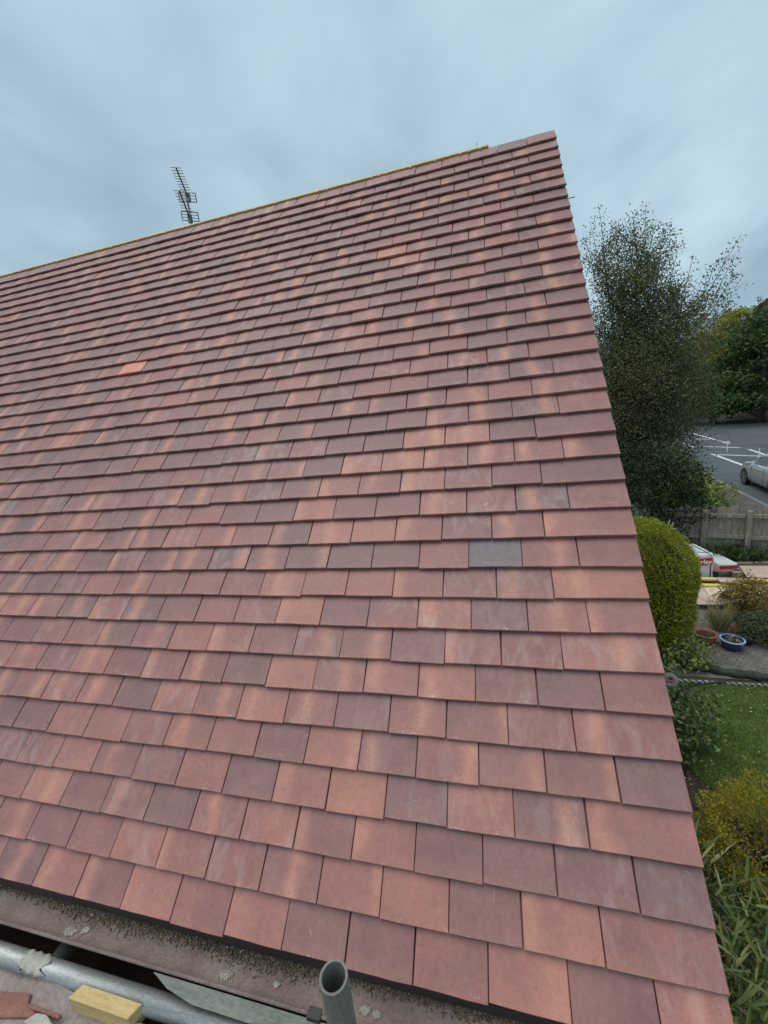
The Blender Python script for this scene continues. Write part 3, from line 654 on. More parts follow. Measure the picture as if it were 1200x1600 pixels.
def yagi(tip, tail, nel, refl):
    # the boom points up and towards the viewer's left, seen nearly end-on along its length
    A_, B_ = AP(*tip, AY - .55), AP(*tail, AY + .02)
    m = MB(); m.tube([A_, B_], .014, 8); boom = m.build('boom', M['darkmetal'], ae, True)
    ex = Vector((1, -.1, 0)).normalized() if True else None
    pxs = 8.9 / 650
    for k in range(nel):
        p = A_ + (B_ - A_) * (k / (nel + .6) * 0.86); m = MB(); hl = .120
        m.tube([p - Vector((hl, 0, -.032)), p + Vector((hl, 0, -.032))], .0075, 6); m.build('element', M['alu'], ae)
    c = AP(*refl, AY + .02); R3 = [c + Vector((a, 0, b - a * .27)) for a, b in ((-.20, .085), (.20, .085), (.20, -.085), (-.20, -.085))]
    m = MB()
    for a, b in ((0, 1), (1, 2), (2, 3), (3, 0)): m.tube([R3[a], R3[b]], .010, 6)
    for f in (.33, .66): m.tube([R3[0].lerp(R3[3], f), R3[1].lerp(R3[2], f)], .007, 6)
    m.box(B_, (.07, .07, .16)); m.build('reflector', M['alu'], ae)
yagi((275, 262), (294, 309), 9, (293, 308)); yagi((280, 298), (297, 342), 8, (297, 338))

# ================================================================== FENCE
fa, fb = G(1102, 797, 1.22), G(1172, 798, 1.22); fd = (fb - fa); step = math.hypot(fd.x, fd.y); fd = Vector((fd.x / step, fd.y / step, 0)); fn = Vector((-fd.y, fd.x, 0))
if fn.y < 0: fn = -fn
fence = thing('fence', (fa.x, fa.y, 0), 'weathered grey timber fence of upright boards between the garden and the road', 'fence')
M['fence'] = rough_mat('weathered_fence', (0.18, 0.155, 0.13), (0.37, 0.33, 0.285), 5, 0.9, (6, 6, 1), c3=(0.38, 0.36, 0.33))
rotf = Matrix.Rotation(math.atan2(fd.y, fd.x), 3, 'Z')
def fp(s, n, z): return Vector((fa.x, fa.y, 0)) + fd * s + fn * n + Vector((0, 0, z))
for k in range(-8, 6):
    m = MB(); m.box(fp(k * step, 0, .61), (.10, .10, 1.22), rotf); m.build('post', M['fence'], fence, False, .006)
for z in (1.10, .62):
    for k in range(-8, 5):
        m = MB(); m.box(fp((k + .5) * step, .02, z + random.uniform(-.01, .01)), (step - .105, .045, .085), rotf); m.build('rail', M['fence'], fence, False, .004)
s_ = -8 * step - .05
fbm = []
for i in range(4):
    m = MB(); m.box((0, 0, 0), (.098, .018, 1.24 + .03 * i)); fbm.append(m)
while s_ < 5 * step:
    m = MB(); h = 1.25 + random.uniform(-.03, .04); m.box(fp(s_, .056 + random.uniform(0, .006), h / 2 + .02), (.097, .018, h), rotf @ Matrix.Rotation(random.uniform(-.012, .012), 3, 'Y')); m.build('board', M['fence'], fence)
    s_ += .104

# ================================================================== VEGETATION
M['birch_leaf'] = leaf_mat('birch_leaf', [(0.085, 0.105, 0.055), (0.13, 0.15, 0.07), (0.17, 0.18, 0.095), (0.11, 0.125, 0.07), (0.25, 0.24, 0.10)], .3)
M['bark'] = rough_mat('bark', (0.06, 0.05, 0.042), (0.13, 0.11, 0.095), 9, 0.9, (3, 3, .6))
M['birch_bark'] = rough_mat('birch_bark', (0.10, 0.09, 0.08), (0.34, 0.32, 0.30), 5, 0.85, (1, 1, 4))
M['dark_leaf'] = leaf_mat('dark_leaf', [(0.0108, 0.0198, 0.0072), (0.0225, 0.0405, 0.0126), (0.036, 0.0585, 0.018), (0.018, 0.0315, 0.0108)], .15)
M['laurel_leaf'] = leaf_mat('yellow_green_leaf', [(0.135, 0.2026, 0.045), (0.2476, 0.315, 0.0787), (0.36, 0.405, 0.1126), (0.1126, 0.1687, 0.045), (0.45, 0.45, 0.18)], .25)
M['blue_conifer'] = leaf_mat('blue_conifer_leaf', [(0.07, 0.14, 0.098), (0.126, 0.21, 0.154), (0.084, 0.154, 0.098)], .1)
M['golden_leaf'] = leaf_mat('golden_hedge_leaf', [(0.072, 0.12, 0.0108), (0.204, 0.252, 0.0216), (0.336, 0.384, 0.0312), (0.504, 0.516, 0.054), (0.144, 0.204, 0.0168), (0.6, 0.576, 0.078), (0.22, 0.15, 0.05)], .15)
M['gold_conifer'] = leaf_mat('gold_conifer_leaf', [(0.2338, 0.2019, 0.0255), (0.4037, 0.34, 0.0425), (0.5525, 0.4569, 0.0638), (0.2975, 0.255, 0.0382)], .2)
M['shrub_leaf'] = leaf_mat('shrub_leaf', [(0.045, 0.09, 0.03), (0.09, 0.15, 0.0525), (0.135, 0.195, 0.075), (0.0675, 0.12, 0.045), (0.33, 0.3, 0.075)], .2, .4, .45)
M['strap_leaf'] = leaf_mat('strap_leaf', [(0.0288, 0.064, 0.0192), (0.064, 0.12, 0.0352), (0.104, 0.16, 0.048)], .2, .4, .4)
M['bamboo_leaf'] = leaf_mat('bamboo_leaf', [(0.052, 0.0936, 0.0208), (0.0936, 0.1456, 0.0364), (0.1456, 0.1768, 0.052), (0.312, 0.2808, 0.0936), (0.0728, 0.1144, 0.026)], .25, .4, .45)  # undergrowth only: darker leaf colours stand for shade between the big leaves
M['brown_leaf'] = leaf_mat('rusty_leaf', [(0.16, 0.112, 0.032), (0.272, 0.192, 0.056), (0.368, 0.264, 0.08), (0.128, 0.104, 0.048)], .2)
M['sage_leaf'] = leaf_mat('grey_green_leaf', [(0.056, 0.08, 0.04), (0.104, 0.136, 0.072), (0.144, 0.16, 0.096)], .2)
M['straw'] = leaf_mat('straw_blade', [(0.308, 0.28, 0.14), (0.462, 0.42, 0.238), (0.224, 0.224, 0.098)], .25)
M['far_leaf'] = leaf_mat('far_dark_leaf', [(0.0274, 0.0547, 0.0196), (0.0586, 0.1075, 0.0313), (0.088, 0.1466, 0.043), (0.0391, 0.0782, 0.0254)], .2)
M['far_yellow'] = leaf_mat('far_yellow_leaf', [(0.2117, 0.257, 0.0454), (0.3629, 0.378, 0.0605), (0.1512, 0.2117, 0.0454), (0.6048, 0.4536, 0.0605)], .25)
M['orange_leaf'] = leaf_mat('orange_leaf', [(0.45, 0.24, 0.02), (0.36, 0.22, 0.03), (0.5, 0.3, 0.04)], .25)
M['grass'] = leaf_mat('grass_blade', [(0.063, 0.126, 0.0216), (0.108, 0.189, 0.036), (0.153, 0.234, 0.054), (0.234, 0.243, 0.09)], .3)

def spline_tube(m, pts, r0, r1, n=6):
    k = len(pts); m.tube(pts, [r0 + (r1 - r0) * i / (k - 1) for i in range(k)], n, False)

# ---- birch
BX, BY = 4.0, 14.6
birch = thing('birch_tree', (BX, BY, 0), 'large birch with thin airy shoots growing between the fence and the road', 'tree')
mtr = MB(); LP, LO, LS = [], [], []
for dx, dy, top in ((0, 0, 8.2), (.5, -.2, 7.4), (-.9, .2, 8.3), (1.1, -.3, 6.4), (-.3, .6, 7.6)):
    pts = [Vector((BX + dx * (t ** .8) * (1 if t else 0) + .08 * math.sin(5 * t + dx), BY + dy * t, top * t)) for t in [i / 9 for i in range(10)]]
    spline_tube(mtr, pts, .13 if dx == 0 else .075, .012, 7)
    n = 46
    for k in range(n):
        t = .16 + .84 * (k + random.random()) / n; i = min(8, int(t * 9)); p = pts[i].lerp(pts[i + 1], t * 9 - i)
        az = random.uniform(0, 2 * math.pi); ln = (2.1 * math.sin(math.pi * min(1, .18 + .72 * t)) + .35) * random.uniform(.55, 1.1) * (0.8 if dx else 1)
        d = Vector((math.cos(az), math.sin(az), .35 + .5 * t)).normalized(); q = p; br = [p]
        for s in range(6):
            q = q + d * ln / 6; d = (d + Vector((random.uniform(-.15, .15), random.uniform(-.15, .15), -.09 + .16 * t))).normalized(); br.append(q)
        spline_tube(mtr, br, .018, .003, 4)
        for s in range(1, 7):
            a = np.array(br[s - 1]); b = np.array(br[s])
            nl = int(ln * 55 * (1.0 if t < .8 else .6))
            f = rng.random((nl, 1)); sp_ = .22 if t < .8 else .13
            LP.append(a + (b - a) * f + rng.normal(size=(nl, 3)) * np.array([sp_, sp_, sp_ * .9]))
# wispy shoots that stand clear of the crown
for tip, root, D in [((935, 318), (945, 420), 15.6), ((922, 345), (935, 430), 15.4), ((960, 345), (965, 430), 15.8), ((1010, 316), (1000, 430), 15.6), ((990, 345), (985, 430), 15.9), ((1026, 342), (1005, 430), 15.4), ((1035, 365), (1020, 450), 15.2), ((1062, 378), (1040, 470), 15.3),
                     ((1084, 398), (1060, 490), 15.2), ((1158, 367), (1100, 470), 15.0), ((1150, 395), (1110, 480), 14.9), ((1152, 425), (1110, 490), 15.2), ((1120, 405), (1090, 490), 15.1), ((1143, 450), (1100, 520), 15.0), ((1136, 475), (1100, 530), 15.1), ((975, 365), (975, 440), 15.2), ((912, 370), (930, 440), 15.0)]:
    a, b = AD(*root, D), AD(*tip, D); mid = a.lerp(b, .5) + Vector((.05, .1, .08)); br = [a, a.lerp(mid, .5), mid, mid.lerp(b, .5), b]
    spline_tube(mtr, br, .014, .003, 4)
    n = 150; f = rng.random(n) ** 1.5 * .98; A_, B_ = np.array(a), np.array(b)
    LP.append(A_ + (B_ - A_) * f[:, None] + rng.normal(size=(n, 3)) * (.05 + .26 * (1 - f))[:, None])
# dense lower skirt
n = 36000; c = np.array([BX - .12, BY - .1, 3.7]); d = unit(rng.normal(size=(n, 3))); rr_ = rng.uniform(.35, 1, n)[:, None]
lob = 1 + .18 * np.sin(d[:, :1] * 7 + d[:, 2:] * 5) * np.cos(d[:, 1:2] * 6)
Psk = c + d * rr_ * lob * np.array([2.25, 2.0, 2.6]); LP.append(Psk)
LP = np.concatenate(LP); LP = LP[LP[:, 2] > .8]
quads('crown', leaf_quads(LP, rng.uniform(.045, .08, len(LP)), rng.uniform(.03, .048, len(LP)), droop=.3), M['birch_leaf'], birch)
mtr.build('trunk', M['birch_bark'], birch, True)

def bush(name, c, rad, n, ll, lw, mat, label, cat='bush', shell=.55, lob=.15, core=True, group=None, droop=0.0, power=2.0, stems=5, corec=None, align=.0):
    c = Vector(c); t = thing(name, (c.x, c.y, 0), label, cat, group)
    d = unit(rng.normal(size=(n, 3))); d = d[d[:, 2] > -.75]; n = len(d)
    k = (np.abs(d) ** power).sum(1, keepdims=True) ** (-1 / power)
    l_ = 1 + lob * np.sin(d[:, :1] * 6.1 + 1.3 * c.x) * np.cos(d[:, 1:2] * 5.2 + c.y) + lob * .7 * np.sin(d[:, 2:] * 9 + d[:, :1] * 4)
    r_ = (shell + (1 - shell) * rng.random((n, 1)) ** .5)
    P = np.array(c) + d * k * l_ * r_ * np.array(rad); ok = P[:, 2] > .01; P = P[ok]; d = d[ok]
    quads('crown', leaf_quads(P, rng.uniform(*ll, len(P)), rng.uniform(*lw, len(P)), out=d, align=align, droop=droop), mat, t)
    m = MB()
    for s in range(stems):
        a = 2 * math.pi * s / stems + .4; e = c + Vector((math.cos(a) * rad[0] * .45, math.sin(a) * rad[1] * .45, rad[2] * .35))
        m.tube([(c.x + .03 * math.cos(a), c.y + .03 * math.sin(a), 0), ((c.x + e.x) / 2, (c.y + e.y) / 2, e.z * .6), e], [.025, .018, .006], 6)
    m.build('trunk', M['bark'], t, True)
    return t
# holly-dark bush in front of the fence, yellow-green shrub behind it, small blue conifer
hb = AD(1015, 760, 11.4)
bush('dark_bush', (hb.x + .05, hb.y + .1, 1.40), (1.12, .85, 1.15), 13000, (.05, .09), (.03, .05), M['dark_leaf'], 'dense dark evergreen bush overhanging the fence below the birch', shell=.45, lob=.22)
ls = AD(1100, 770, 13.0)
bush('leafy_shrub', (ls.x - .28, ls.y, .98), (.85, .6, .72), 3600, (.09, .17), (.03, .05), M['laurel_leaf'], 'yellow green long leaved shrub on the road side of the fence', lob=.2, droop=.2)
ls2 = AD(1050, 740, 13.6)
bush('leafy_shrub', (ls2.x, ls2.y, 1.3), (.9, .7, .95), 3600, (.08, .14), (.03, .05), M['shrub_leaf'], 'mid green leafy shrub between the birch and the fence', lob=.2)
bc = AD(992, 815, 9.6)
bush('blue_conifer', (bc.x - .1, bc.y, .8), (.42, .42, .85), 4200, (.05, .09), (.015, .025), M['blue_conifer'], 'small blue green conifer behind the clipped golden hedge', 'conifer', lob=.2)
# dead twigs before the fence
tw = thing('dead_twigs', G(1040, 850), 'heap of bare pale twigs leaning by the fence', 'twigs')
for a, b in (((1022, 818), (1052, 836)), ((1047, 812), (1037, 838)), ((1020, 826), (1056, 826)), ((1025, 832), (1060, 838)), ((1030, 822), (1046, 842)), ((1052, 816), (1044, 840))):
    m = MB(); m.tube([AD(*a, 10.6), AD(*b, 10.35)], .011, 5); m.build('twig', rough_mat('dead_twig', (0.25, 0.23, 0.21), (0.4, 0.38, 0.35), 8), tw)
# clipped golden hedge
gh = thing('clipped_hedge', (1.72, 6.05, 0), 'tall clipped golden green conifer dome beside the gable', 'hedge')
n = 85000; d = unit(rng.normal(size=(n, 3))); k = (np.abs(d) ** 2.35).sum(1, keepdims=True) ** (-1 / 2.35)
GHC, GHR = np.array([1.70, 6.08, 1.0]), np.array([.70, .66, 1.07])
nz = 1 + .02 * np.sin(d[:, :1] * 13) * np.sin(d[:, 2:] * 15 + d[:, 1:2] * 9) + .035 * np.sin(d[:, :1] * 5 + d[:, 2:] * 7 + 1)
nz = nz + (rng.random((n, 1)) < .012) * rng.uniform(.01, .07, (n, 1))
clp = .5 + .5 * np.sin(d[:, :1] * 47 + d[:, 2:] * 33) * np.sin(d[:, 1:2] * 43 - d[:, 2:] * 37)
P = GHC + d * k * GHR * nz * (1 - .10 * clp - .07 * rng.random((n, 1)) ** 2); ok = P[:, 2] > .02
quads('crown', leaf_quads(P[ok], rng.uniform(.02, .038, ok.sum()), rng.uniform(.008, .013, ok.sum()), out=unit(d[ok] + np.array([0, 0, .5])), align=.6), M['golden_leaf'], gh)
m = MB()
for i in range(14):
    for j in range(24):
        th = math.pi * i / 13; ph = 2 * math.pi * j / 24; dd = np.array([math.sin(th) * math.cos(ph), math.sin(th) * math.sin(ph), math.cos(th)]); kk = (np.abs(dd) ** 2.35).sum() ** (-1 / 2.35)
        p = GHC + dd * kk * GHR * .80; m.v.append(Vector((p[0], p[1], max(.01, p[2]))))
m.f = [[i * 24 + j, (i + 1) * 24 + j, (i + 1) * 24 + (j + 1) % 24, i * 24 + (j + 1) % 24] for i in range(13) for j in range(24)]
m.build('inner_core', rough_mat('core_shade', (0.02, 0.025, 0.008), (0.05, 0.055, 0.015), 30, .95), gh, True)  # solid core behind the leaves, coloured dark as the shade in the gaps
# ivy-like shrub at the hedge foot
hf = G(1085, 1042)
bush('ivy_clump', (hf.x - .12, hf.y - .02, .18), (.34, .26, .34), 900, (.04, .07), (.03, .045), M['laurel_leaf'], 'low ivy like clump at the foot of the clipped hedge', 'plant', shell=.3)
# garden shrub by the lawn, golden conifer
bush('garden_shrub', (1.40, 4.02, .34), (.50, .46, .48), 2600, (.04, .075), (.022, .038), M['shrub_leaf'], 'loose green leafed shrub between the gable and the lawn', shell=.25, lob=.22)
bush('golden_conifer', (1.62, 2.62, .30), (.52, .42, .42), 26000, (.012, .028), (.008, .013), M['gold_conifer'], 'low mossy golden conifer at the corner of the lawn', 'conifer', shell=.72, lob=.2, align=.6)
# brown and sage shrubs, strappy bed plants
bs = G(1172, 975)
bush('rusty_shrub', (bs.x + .02, bs.y + .15, .36), (.42, .36, .42), 6500, (.03, .06), (.012, .022), M['brown_leaf'], 'rusty brown shrub in front of the stacked timber', shell=.2, lob=.2)
bs = G(1180, 1010)
bush('sage_shrub', (bs.x + .22, bs.y + .14, .22), (.46, .34, .30), 5200, (.03, .06), (.014, .024), M['sage_leaf'], 'grey green shrub behind the blue pot', shell=.2, lob=.2)
for k, px in enumerate((1085, 1112, 1140, 1168, 1200, 1232)):
    p = G(px, 880 + (k % 2) * 4, 0)
    n = 330; a = rng.uniform(0, 2 * np.pi, n); P = np.array(p) + np.stack([rng.normal(size=n) * .17, rng.normal(size=n) * .14, rng.uniform(0, .38, n)], 1)
    t = thing('strap_leaved_plant', p, 'dark strap leaved plant in the bed along the fence', 'plant', 'plants in the bed along the fence')
    quads('foliage', leaf_quads(P, rng.uniform(.14, .30, n), rng.uniform(.016, .032, n), out=np.stack([np.cos(a), np.sin(a), np.full(n, .9)], 1), align=.75), M['strap_leaf'], t)

# ---- bamboo-like leaves below the verge
def blade_mesh(L, W, bend):
    m = MB(); seg = 6
    for i in range(seg + 1):
        t = i / seg; wd = W * math.sin(math.pi * min(1, .12 + .88 * t) ** .8) if t < 1 else 0
        for s in (-1, 0, 1): m.v.append(Vector((s * wd / 2, L * t, -bend * L * t * t - (abs(s) * -wd * .18))))
    m.f = [[i * 3 + s, i * 3 + s + 1, (i + 1) * 3 + s + 1, (i + 1) * 3 + s] for i in range(seg) for s in (0, 1)]
    me = bpy.data.meshes.new('leaf'); me.from_pydata(m.v, [], m.f); me.shade_smooth(); return me
def obj_leaf_mat(name, cols):
    m, t, b, o = new_mat(name); oi = t.nodes.new('ShaderNodeObjectInfo'); n = len(cols)
    c = ramp(t, oi.outputs['Random'], [(i / (n - 1), q) for i, q in enumerate(cols)])
    ve = noise(t, coords(t, (120, 3, 1)), 1.0, 2); c = mixc(t, 1.0, c, ramp(t, ve, [(.3, (.8, .8, .8)), (.7, (1.2, 1.2, 1.2))]), 'MULTIPLY')
    t.links.new(c, b.inputs['Base Color']); b.inputs['Roughness'].default_value = .42
    tr = t.nodes.new('ShaderNodeBsdfTranslucent'); t.links.new(c, tr.inputs[0]); x = t.nodes.new('ShaderNodeMixShader'); x.inputs[0].default_value = .25
    t.links.new(b.outputs[0], x.inputs[1]); t.links.new(tr.outputs[0], x.inputs[2]); t.links.new(x.outputs[0], o.inputs[0]); return m
lm_ = obj_leaf_mat('bamboo_big_leaf', [(0.09, 0.15, 0.035), (0.14, 0.21, 0.055), (0.20, 0.24, 0.07), (0.10, 0.155, 0.04), (0.42, 0.38, 0.14), (0.13, 0.19, 0.05)])
blades = [blade_mesh(1, .10, b) for b in (.15, .3, .45)] + [blade_mesh(1, .12, .25)]
for q in blades: q.materials.append(lm_)
for pi_, (cx_, cy_, zt, nl) in enumerate([(.80, 1.42, .80, 95), (1.02, 1.95, .70, 95), (.72, 1.05, .85, 70)]):
    lab = ['long leaved bamboo like plant in the middle of the bed below the verge', 'long leaved plant growing beside the golden conifer', 'long leaved plant at the eave end of the bed below the verge'][pi_]
    t = thing('bamboo_plant', (cx_, cy_, 0), lab, 'plant', 'long leaved plants below the verge')
    m = MB()
    for s in range(9):
        a = random.uniform(0, 6.28); r_ = random.uniform(.02, .22); m.tube([(cx_ + r_ * .4 * math.cos(a), cy_ + r_ * .4 * math.sin(a), 0), (cx_ + r_ * math.cos(a), cy_ + r_ * math.sin(a), zt * random.uniform(.6, .95))], .004, 5)
    m.build('stem', M['straw'], t)
    for k in range(nl):
        o = bpy.data.objects.new('leaf', random.choice(blades)); col.objects.link(o); o.parent = t
        a = random.gauss(0, .7) - .9 if random.random() < .6 else random.uniform(0, 6.28); el = random.uniform(-.35, .75); L_ = random.uniform(.10, .24)
        o.matrix_local = Matrix.Translation((random.gauss(0, .20), random.gauss(0, .22), zt * random.uniform(.45, 1.08))) @ Matrix.Rotation(a, 4, 'Z') @ Matrix.Rotation(el, 4, 'X') @ Matrix.Rotation(random.gauss(0, .7), 4, 'Y') @ Matrix.Scale(L_, 4)
    n = 900; P = np.array([cx_, cy_, 0]) + np.stack([rng.normal(size=n) * .24, rng.normal(size=n) * .26, rng.uniform(.02, zt * .8, n)], 1)
    o = quads('undergrowth', leaf_quads(P, rng.uniform(.08, .17, n), rng.uniform(.012, .022, n), droop=.1), M['bamboo_leaf'], t); o['kind'] = 'stuff'

# ================================================================== LAWN, BEDS, GRAVEL
lawn_edge = [(1.95, 5.2), (1.62, 4.85), (1.42, 4.4), (1.40, 4.0), (1.44, 3.65), (1.52, 3.44), (1.60, 3.3), (1.68, 2.9), (1.75, 2.2), (1.8, .5), (1.8, -3)]
sheet('soil_bed', [(-.05, -3), (1.9, -3), (2.0, 5.2), (2.2, 5.5), (2.0, 7.0), (-.05, 7.0)], 0.004, M['soil'])
sheet('gravel_path', [(1.9, 5.3), (9, 5.1), (9, 7.4), (2.2, 7.6)], 0.010, M['gravel'])
sheet('lawn', [(7.0, -3), (7.0, 5.0), (2.9, 5.12), (2.5, 5.2)] + lawn_edge, 0.016, M['lawn'])
n = 90000; Y = rng.uniform(1.2, 5.15, n); Xl = np.interp(Y, [p[1] for p in lawn_edge[::-1]], [p[0] for p in lawn_edge[::-1]]); X = Xl + rng.random(n) ** 1.2 * (4.6 - Xl)
P = np.stack([X, Y, np.full(n, .014)], 1)
tag(quads('grass', leaf_quads(P, rng.uniform(.018, .045, n), rng.uniform(.003, .006, n), out=np.tile([0., 0, 1], (n, 1)), align=.68), M['grass']), 'short mown green grass of the lawn beside the gable', 'grass', kind='stuff')
def scatter(poly_x, poly_y, n, size, z): return np.stack([rng.uniform(*poly_x, n), rng.uniform(*poly_y, n), np.full(n, z)], 1)
P = scatter((2.0, 4.8), (5.35, 7.2), 9000, 0, .012); tag(lump_obj('gravel', P, rng.choice([.004, .007, .011], len(P), p=[.6, .33, .07]), leaf_mat('gravel_stone', [(0.10, 0.09, 0.08), (0.2, 0.185, 0.165), (0.14, 0.125, 0.11), (0.32, 0.3, 0.27), (0.09, 0.085, 0.07)], 0, .9, .2)), 'loose grey gravel round the pots', 'gravel', kind='stuff')
P = scatter((.7, 1.9), (2.6, 5.3), 5000, 0, .006); tag(lump_obj('soil_crumbs', P, rng.choice([.004, .008, .014], len(P), p=[.6, .32, .08]), leaf_mat('soil_crumb', [(0.04, 0.03, 0.022), (0.08, 0.06, 0.045), (0.11, 0.085, 0.065)], 0, .95, .1)), 'dark crumbly soil of the bed along the gable', 'soil', kind='stuff')
n = 340; P = np.concatenate([scatter((1.2, 4.4), (2.8, 5.2), n, 0, .045), scatter((.9, 1.7), (2.9, 4.3), 160, 0, .02)]); fl = leaf_quads(P, rng.uniform(.015, .035, len(P)), rng.uniform(.012, .02, len(P)), out=np.tile([1., .3, 0], (len(P), 1)), align=.7)
tag(quads('fallen_leaves', fl, leaf_mat('fallen_leaf', [(0.42, 0.36, 0.2), (0.5, 0.46, 0.3), (0.3, 0.22, 0.1), (0.55, 0.5, 0.42)], .1)), 'pale fallen leaves scattered over lawn and soil', 'leaves', kind='stuff')
# dark mossy log edging between gravel and lawn
m = MB(); a, b = G(1084, 1048), G(1230, 1068)
pts = [a.lerp(b, t) + Vector((0, .02 * math.sin(9 * t), .055 + .012 * math.sin(14 * t))) for t in [i / 16 for i in range(17)]]
m.tube(pts, [.055 + .012 * math.sin(i * 1.9) for i in range(17)], 12); tag(m.build('log_edging', rough_mat('mossy_log', (0.03, 0.035, 0.03), (0.07, 0.08, 0.065), 12, .9, bstr=.6), None, True), 'dark mossy log edging between gravel and lawn', 'log')

# ---- pots
def pot(name, c, r, h, mat, label, cat='pot', soil=True, taper=.72, wall=.018, rim=.02):
    t = thing(name, c, label, cat); m = MB()
    m.lathe(c, [(.001, 0.002), (r * taper, 0.002), (r * .93, h * .72), (r * .96, h - rim), (r + .008, h - rim), (r + .010, h), (r - wall, h), (r - wall - .004, h * .7), (r * taper - wall, .03), (.001, .03)], 28)
    m.build('body', mat, t, True)
    if soil:
        m = MB(); m.lathe(c, [(.001, h * .84), (r * .5, h * .87), (r - wall - .001, h * .8)], 20); m.build('soil', M['soil'], t)
    return t
M['blueglaze'] = plain('blue_glaze', (0.012, 0.03, 0.16), 0.15, 0, .5, .6); M['terra'] = rough_mat('terracotta', (0.27, 0.10, 0.05), (0.40, 0.16, 0.085), 10, .8)
bp = G(1143, 1014)
t = pot('blue_pot', bp, .148, .165, M['blueglaze'], 'round blue glazed pot with a pale rim standing on the gravel')
m = MB(); m.lathe(bp, [(.134, .1635), (.157, .1635), (.160, .168), (.153, .172), (.135, .172)], 28); m.build('rim', plain('pale_blue_rim', (0.30, 0.40, 0.62), .25), t, True)
P = np.array(bp) + np.stack([rng.normal(size=160) * .05, rng.normal(size=160) * .05, rng.uniform(.13, .175, 160)], 1); quads('succulent', leaf_quads(P, .04, .02), leaf_mat('pale_succulent', [(0.2, 0.2, 0.12), (0.3, 0.3, 0.22), (0.12, 0.13, 0.07)], .1), t)
p1 = G(1101, 1004)
pot('terracotta_pot', p1, .15, .17, M['terra'], 'wide terracotta pot beside the clipped hedge')
p1b = G(1122, 985); n = 420; a = rng.uniform(0, 6.28, n); P = np.array(p1b) + np.stack([rng.normal(size=n) * .04, rng.normal(size=n) * .04, np.full(n, .02)], 1)
t = thing('grass_tuft', p1b, 'straw coloured tuft of ornamental grass behind the terracotta pot', 'grass'); quads('blades', leaf_quads(P, rng.uniform(.25, .52, n), .008, out=np.stack([np.cos(a) * .4, np.sin(a) * .4, np.ones(n)], 1), align=.85), M['straw'], t)
p2 = G(1148, 996); t = thing('terracotta_jar', p2, 'small bright terracotta jar behind the blue pot', 'jar'); m = MB()
m.lathe(p2, [(.001, .002), (.042, .002), (.060, .10), (.046, .17), (.055, .20), (.044, .20), (.036, .16), (.001, .12)], 18); m.build('body', M['terra'], t, True)
p3 = G(1163, 1006); pot('black_pot', p3, .10, .13, plain('black_pot_plastic', (.02, .02, .022), .35), 'black plastic plant pot touching the blue pot', 'pot')
p4 = G(1160, 997); m = MB(); m.box((p4.x + .03, p4.y + .1, .05), (.20, .12, .08), Matrix.Rotation(.2, 3, 'Z')); tag(m.build('seed_tray', M['black'], None, False, .006), 'black plastic seed tray behind the black pot', 'tray')

# ================================================================== BUILDING MATERIALS IN THE GARDEN
M['wrap'] = rough_mat('clear_white_wrap', (0.55, 0.58, 0.59), (0.82, 0.83, 0.83), 7, .3, bstr=.5, bdist=.02, spec=.5)
M['red'] = plain('red_label', (0.42, 0.02, 0.035), .45); M['white'] = plain('white_print', (.85, .85, .85), .5)
def text_mesh(s, size, name, mat, parent, mw):
    cu = bpy.data.curves.new(name, 'FONT'); cu.body = s; cu.size = size; cu.extrude = .001; cu.align_x = 'CENTER'; cu.align_y = 'CENTER'; cu.offset = .0015
    o = bpy.data.objects.new('tmp', cu); col.objects.link(o); dg = bpy.context.evaluated_depsgraph_get(); dg.update()
    me = bpy.data.meshes.new_from_object(o.evaluated_get(dg)); bpy.data.objects.remove(o); me.materials.clear(); me.materials.append(mat); me.name = name
    q = bpy.data.objects.new(name, me); col.objects.link(q); q.parent = parent; q.matrix_local = Matrix.Translation(-ORG[parent.name]) @ mw; return q
c00, c10, c11 = G(1060, 870, .62), G(1119, 867, .62), G(1101, 848, .62)
ux = (c10 - c00); ux.z = 0; ux.normalize(); uy = Vector((-ux.y, ux.x, 0)); pw, pd, ph_ = .95, (c11 - c10).dot(uy), .62
pd = max(.7, min(1.2, pd)); o0 = Vector((c10.x, c10.y, 0)) - ux * pw
pk = thing('tile_pack', o0 + ux * pw / 2 + uy * pd / 2, 'white wrapped pallet pack of roof tiles with a red label, taller of the two', 'pallet pack')
rp = Matrix.Rotation(math.atan2(ux.y, ux.x), 3, 'Z')
cc = o0 + ux * pw / 2 + uy * pd / 2
m = MB()
nxp = 12
for iz in range(5):
    z = .11 + (.51) * iz / 4
    for k in range(48):
        a = 2 * math.pi * k / 48; cx_, sy_ = math.cos(a), math.sin(a); kk = (abs(cx_) ** 14 + abs(sy_) ** 14) ** (-1 / 14)
        rr_ = 1 + .012 * math.sin(k * 2.3 + iz * 1.9) - (.02 if iz == 4 else 0)
        m.v.append(cc + rp @ Vector((cx_ * kk * pw / 2 * rr_, sy_ * kk * pd / 2 * rr_, z)))
for iz in range(4):
    for k in range(48): m.f.append([iz * 48 + k, iz * 48 + (k + 1) % 48, (iz + 1) * 48 + (k + 1) % 48, (iz + 1) * 48 + k])
m.f.append([4 * 48 + k for k in range(48)]); m.f.append([k for k in range(48)][::-1])
m.build('wrapped_tiles', M['wrap'], pk)
m = MB()
for s in (-.36, 0, .36): m.box(cc + rp @ Vector((0, s * pd, .04)), (pw, .1, .08), rp)
for s in range(6): m.box(cc + rp @ Vector((-pw / 2 + .08 + s * .158, 0, .093)), (.1, pd, .02), rp)
m.build('pallet', M['board_old'], pk)
lx0 = pw / 2 - .46; lw_ = .40; yl = -pd / 2 * 1.014 - .008
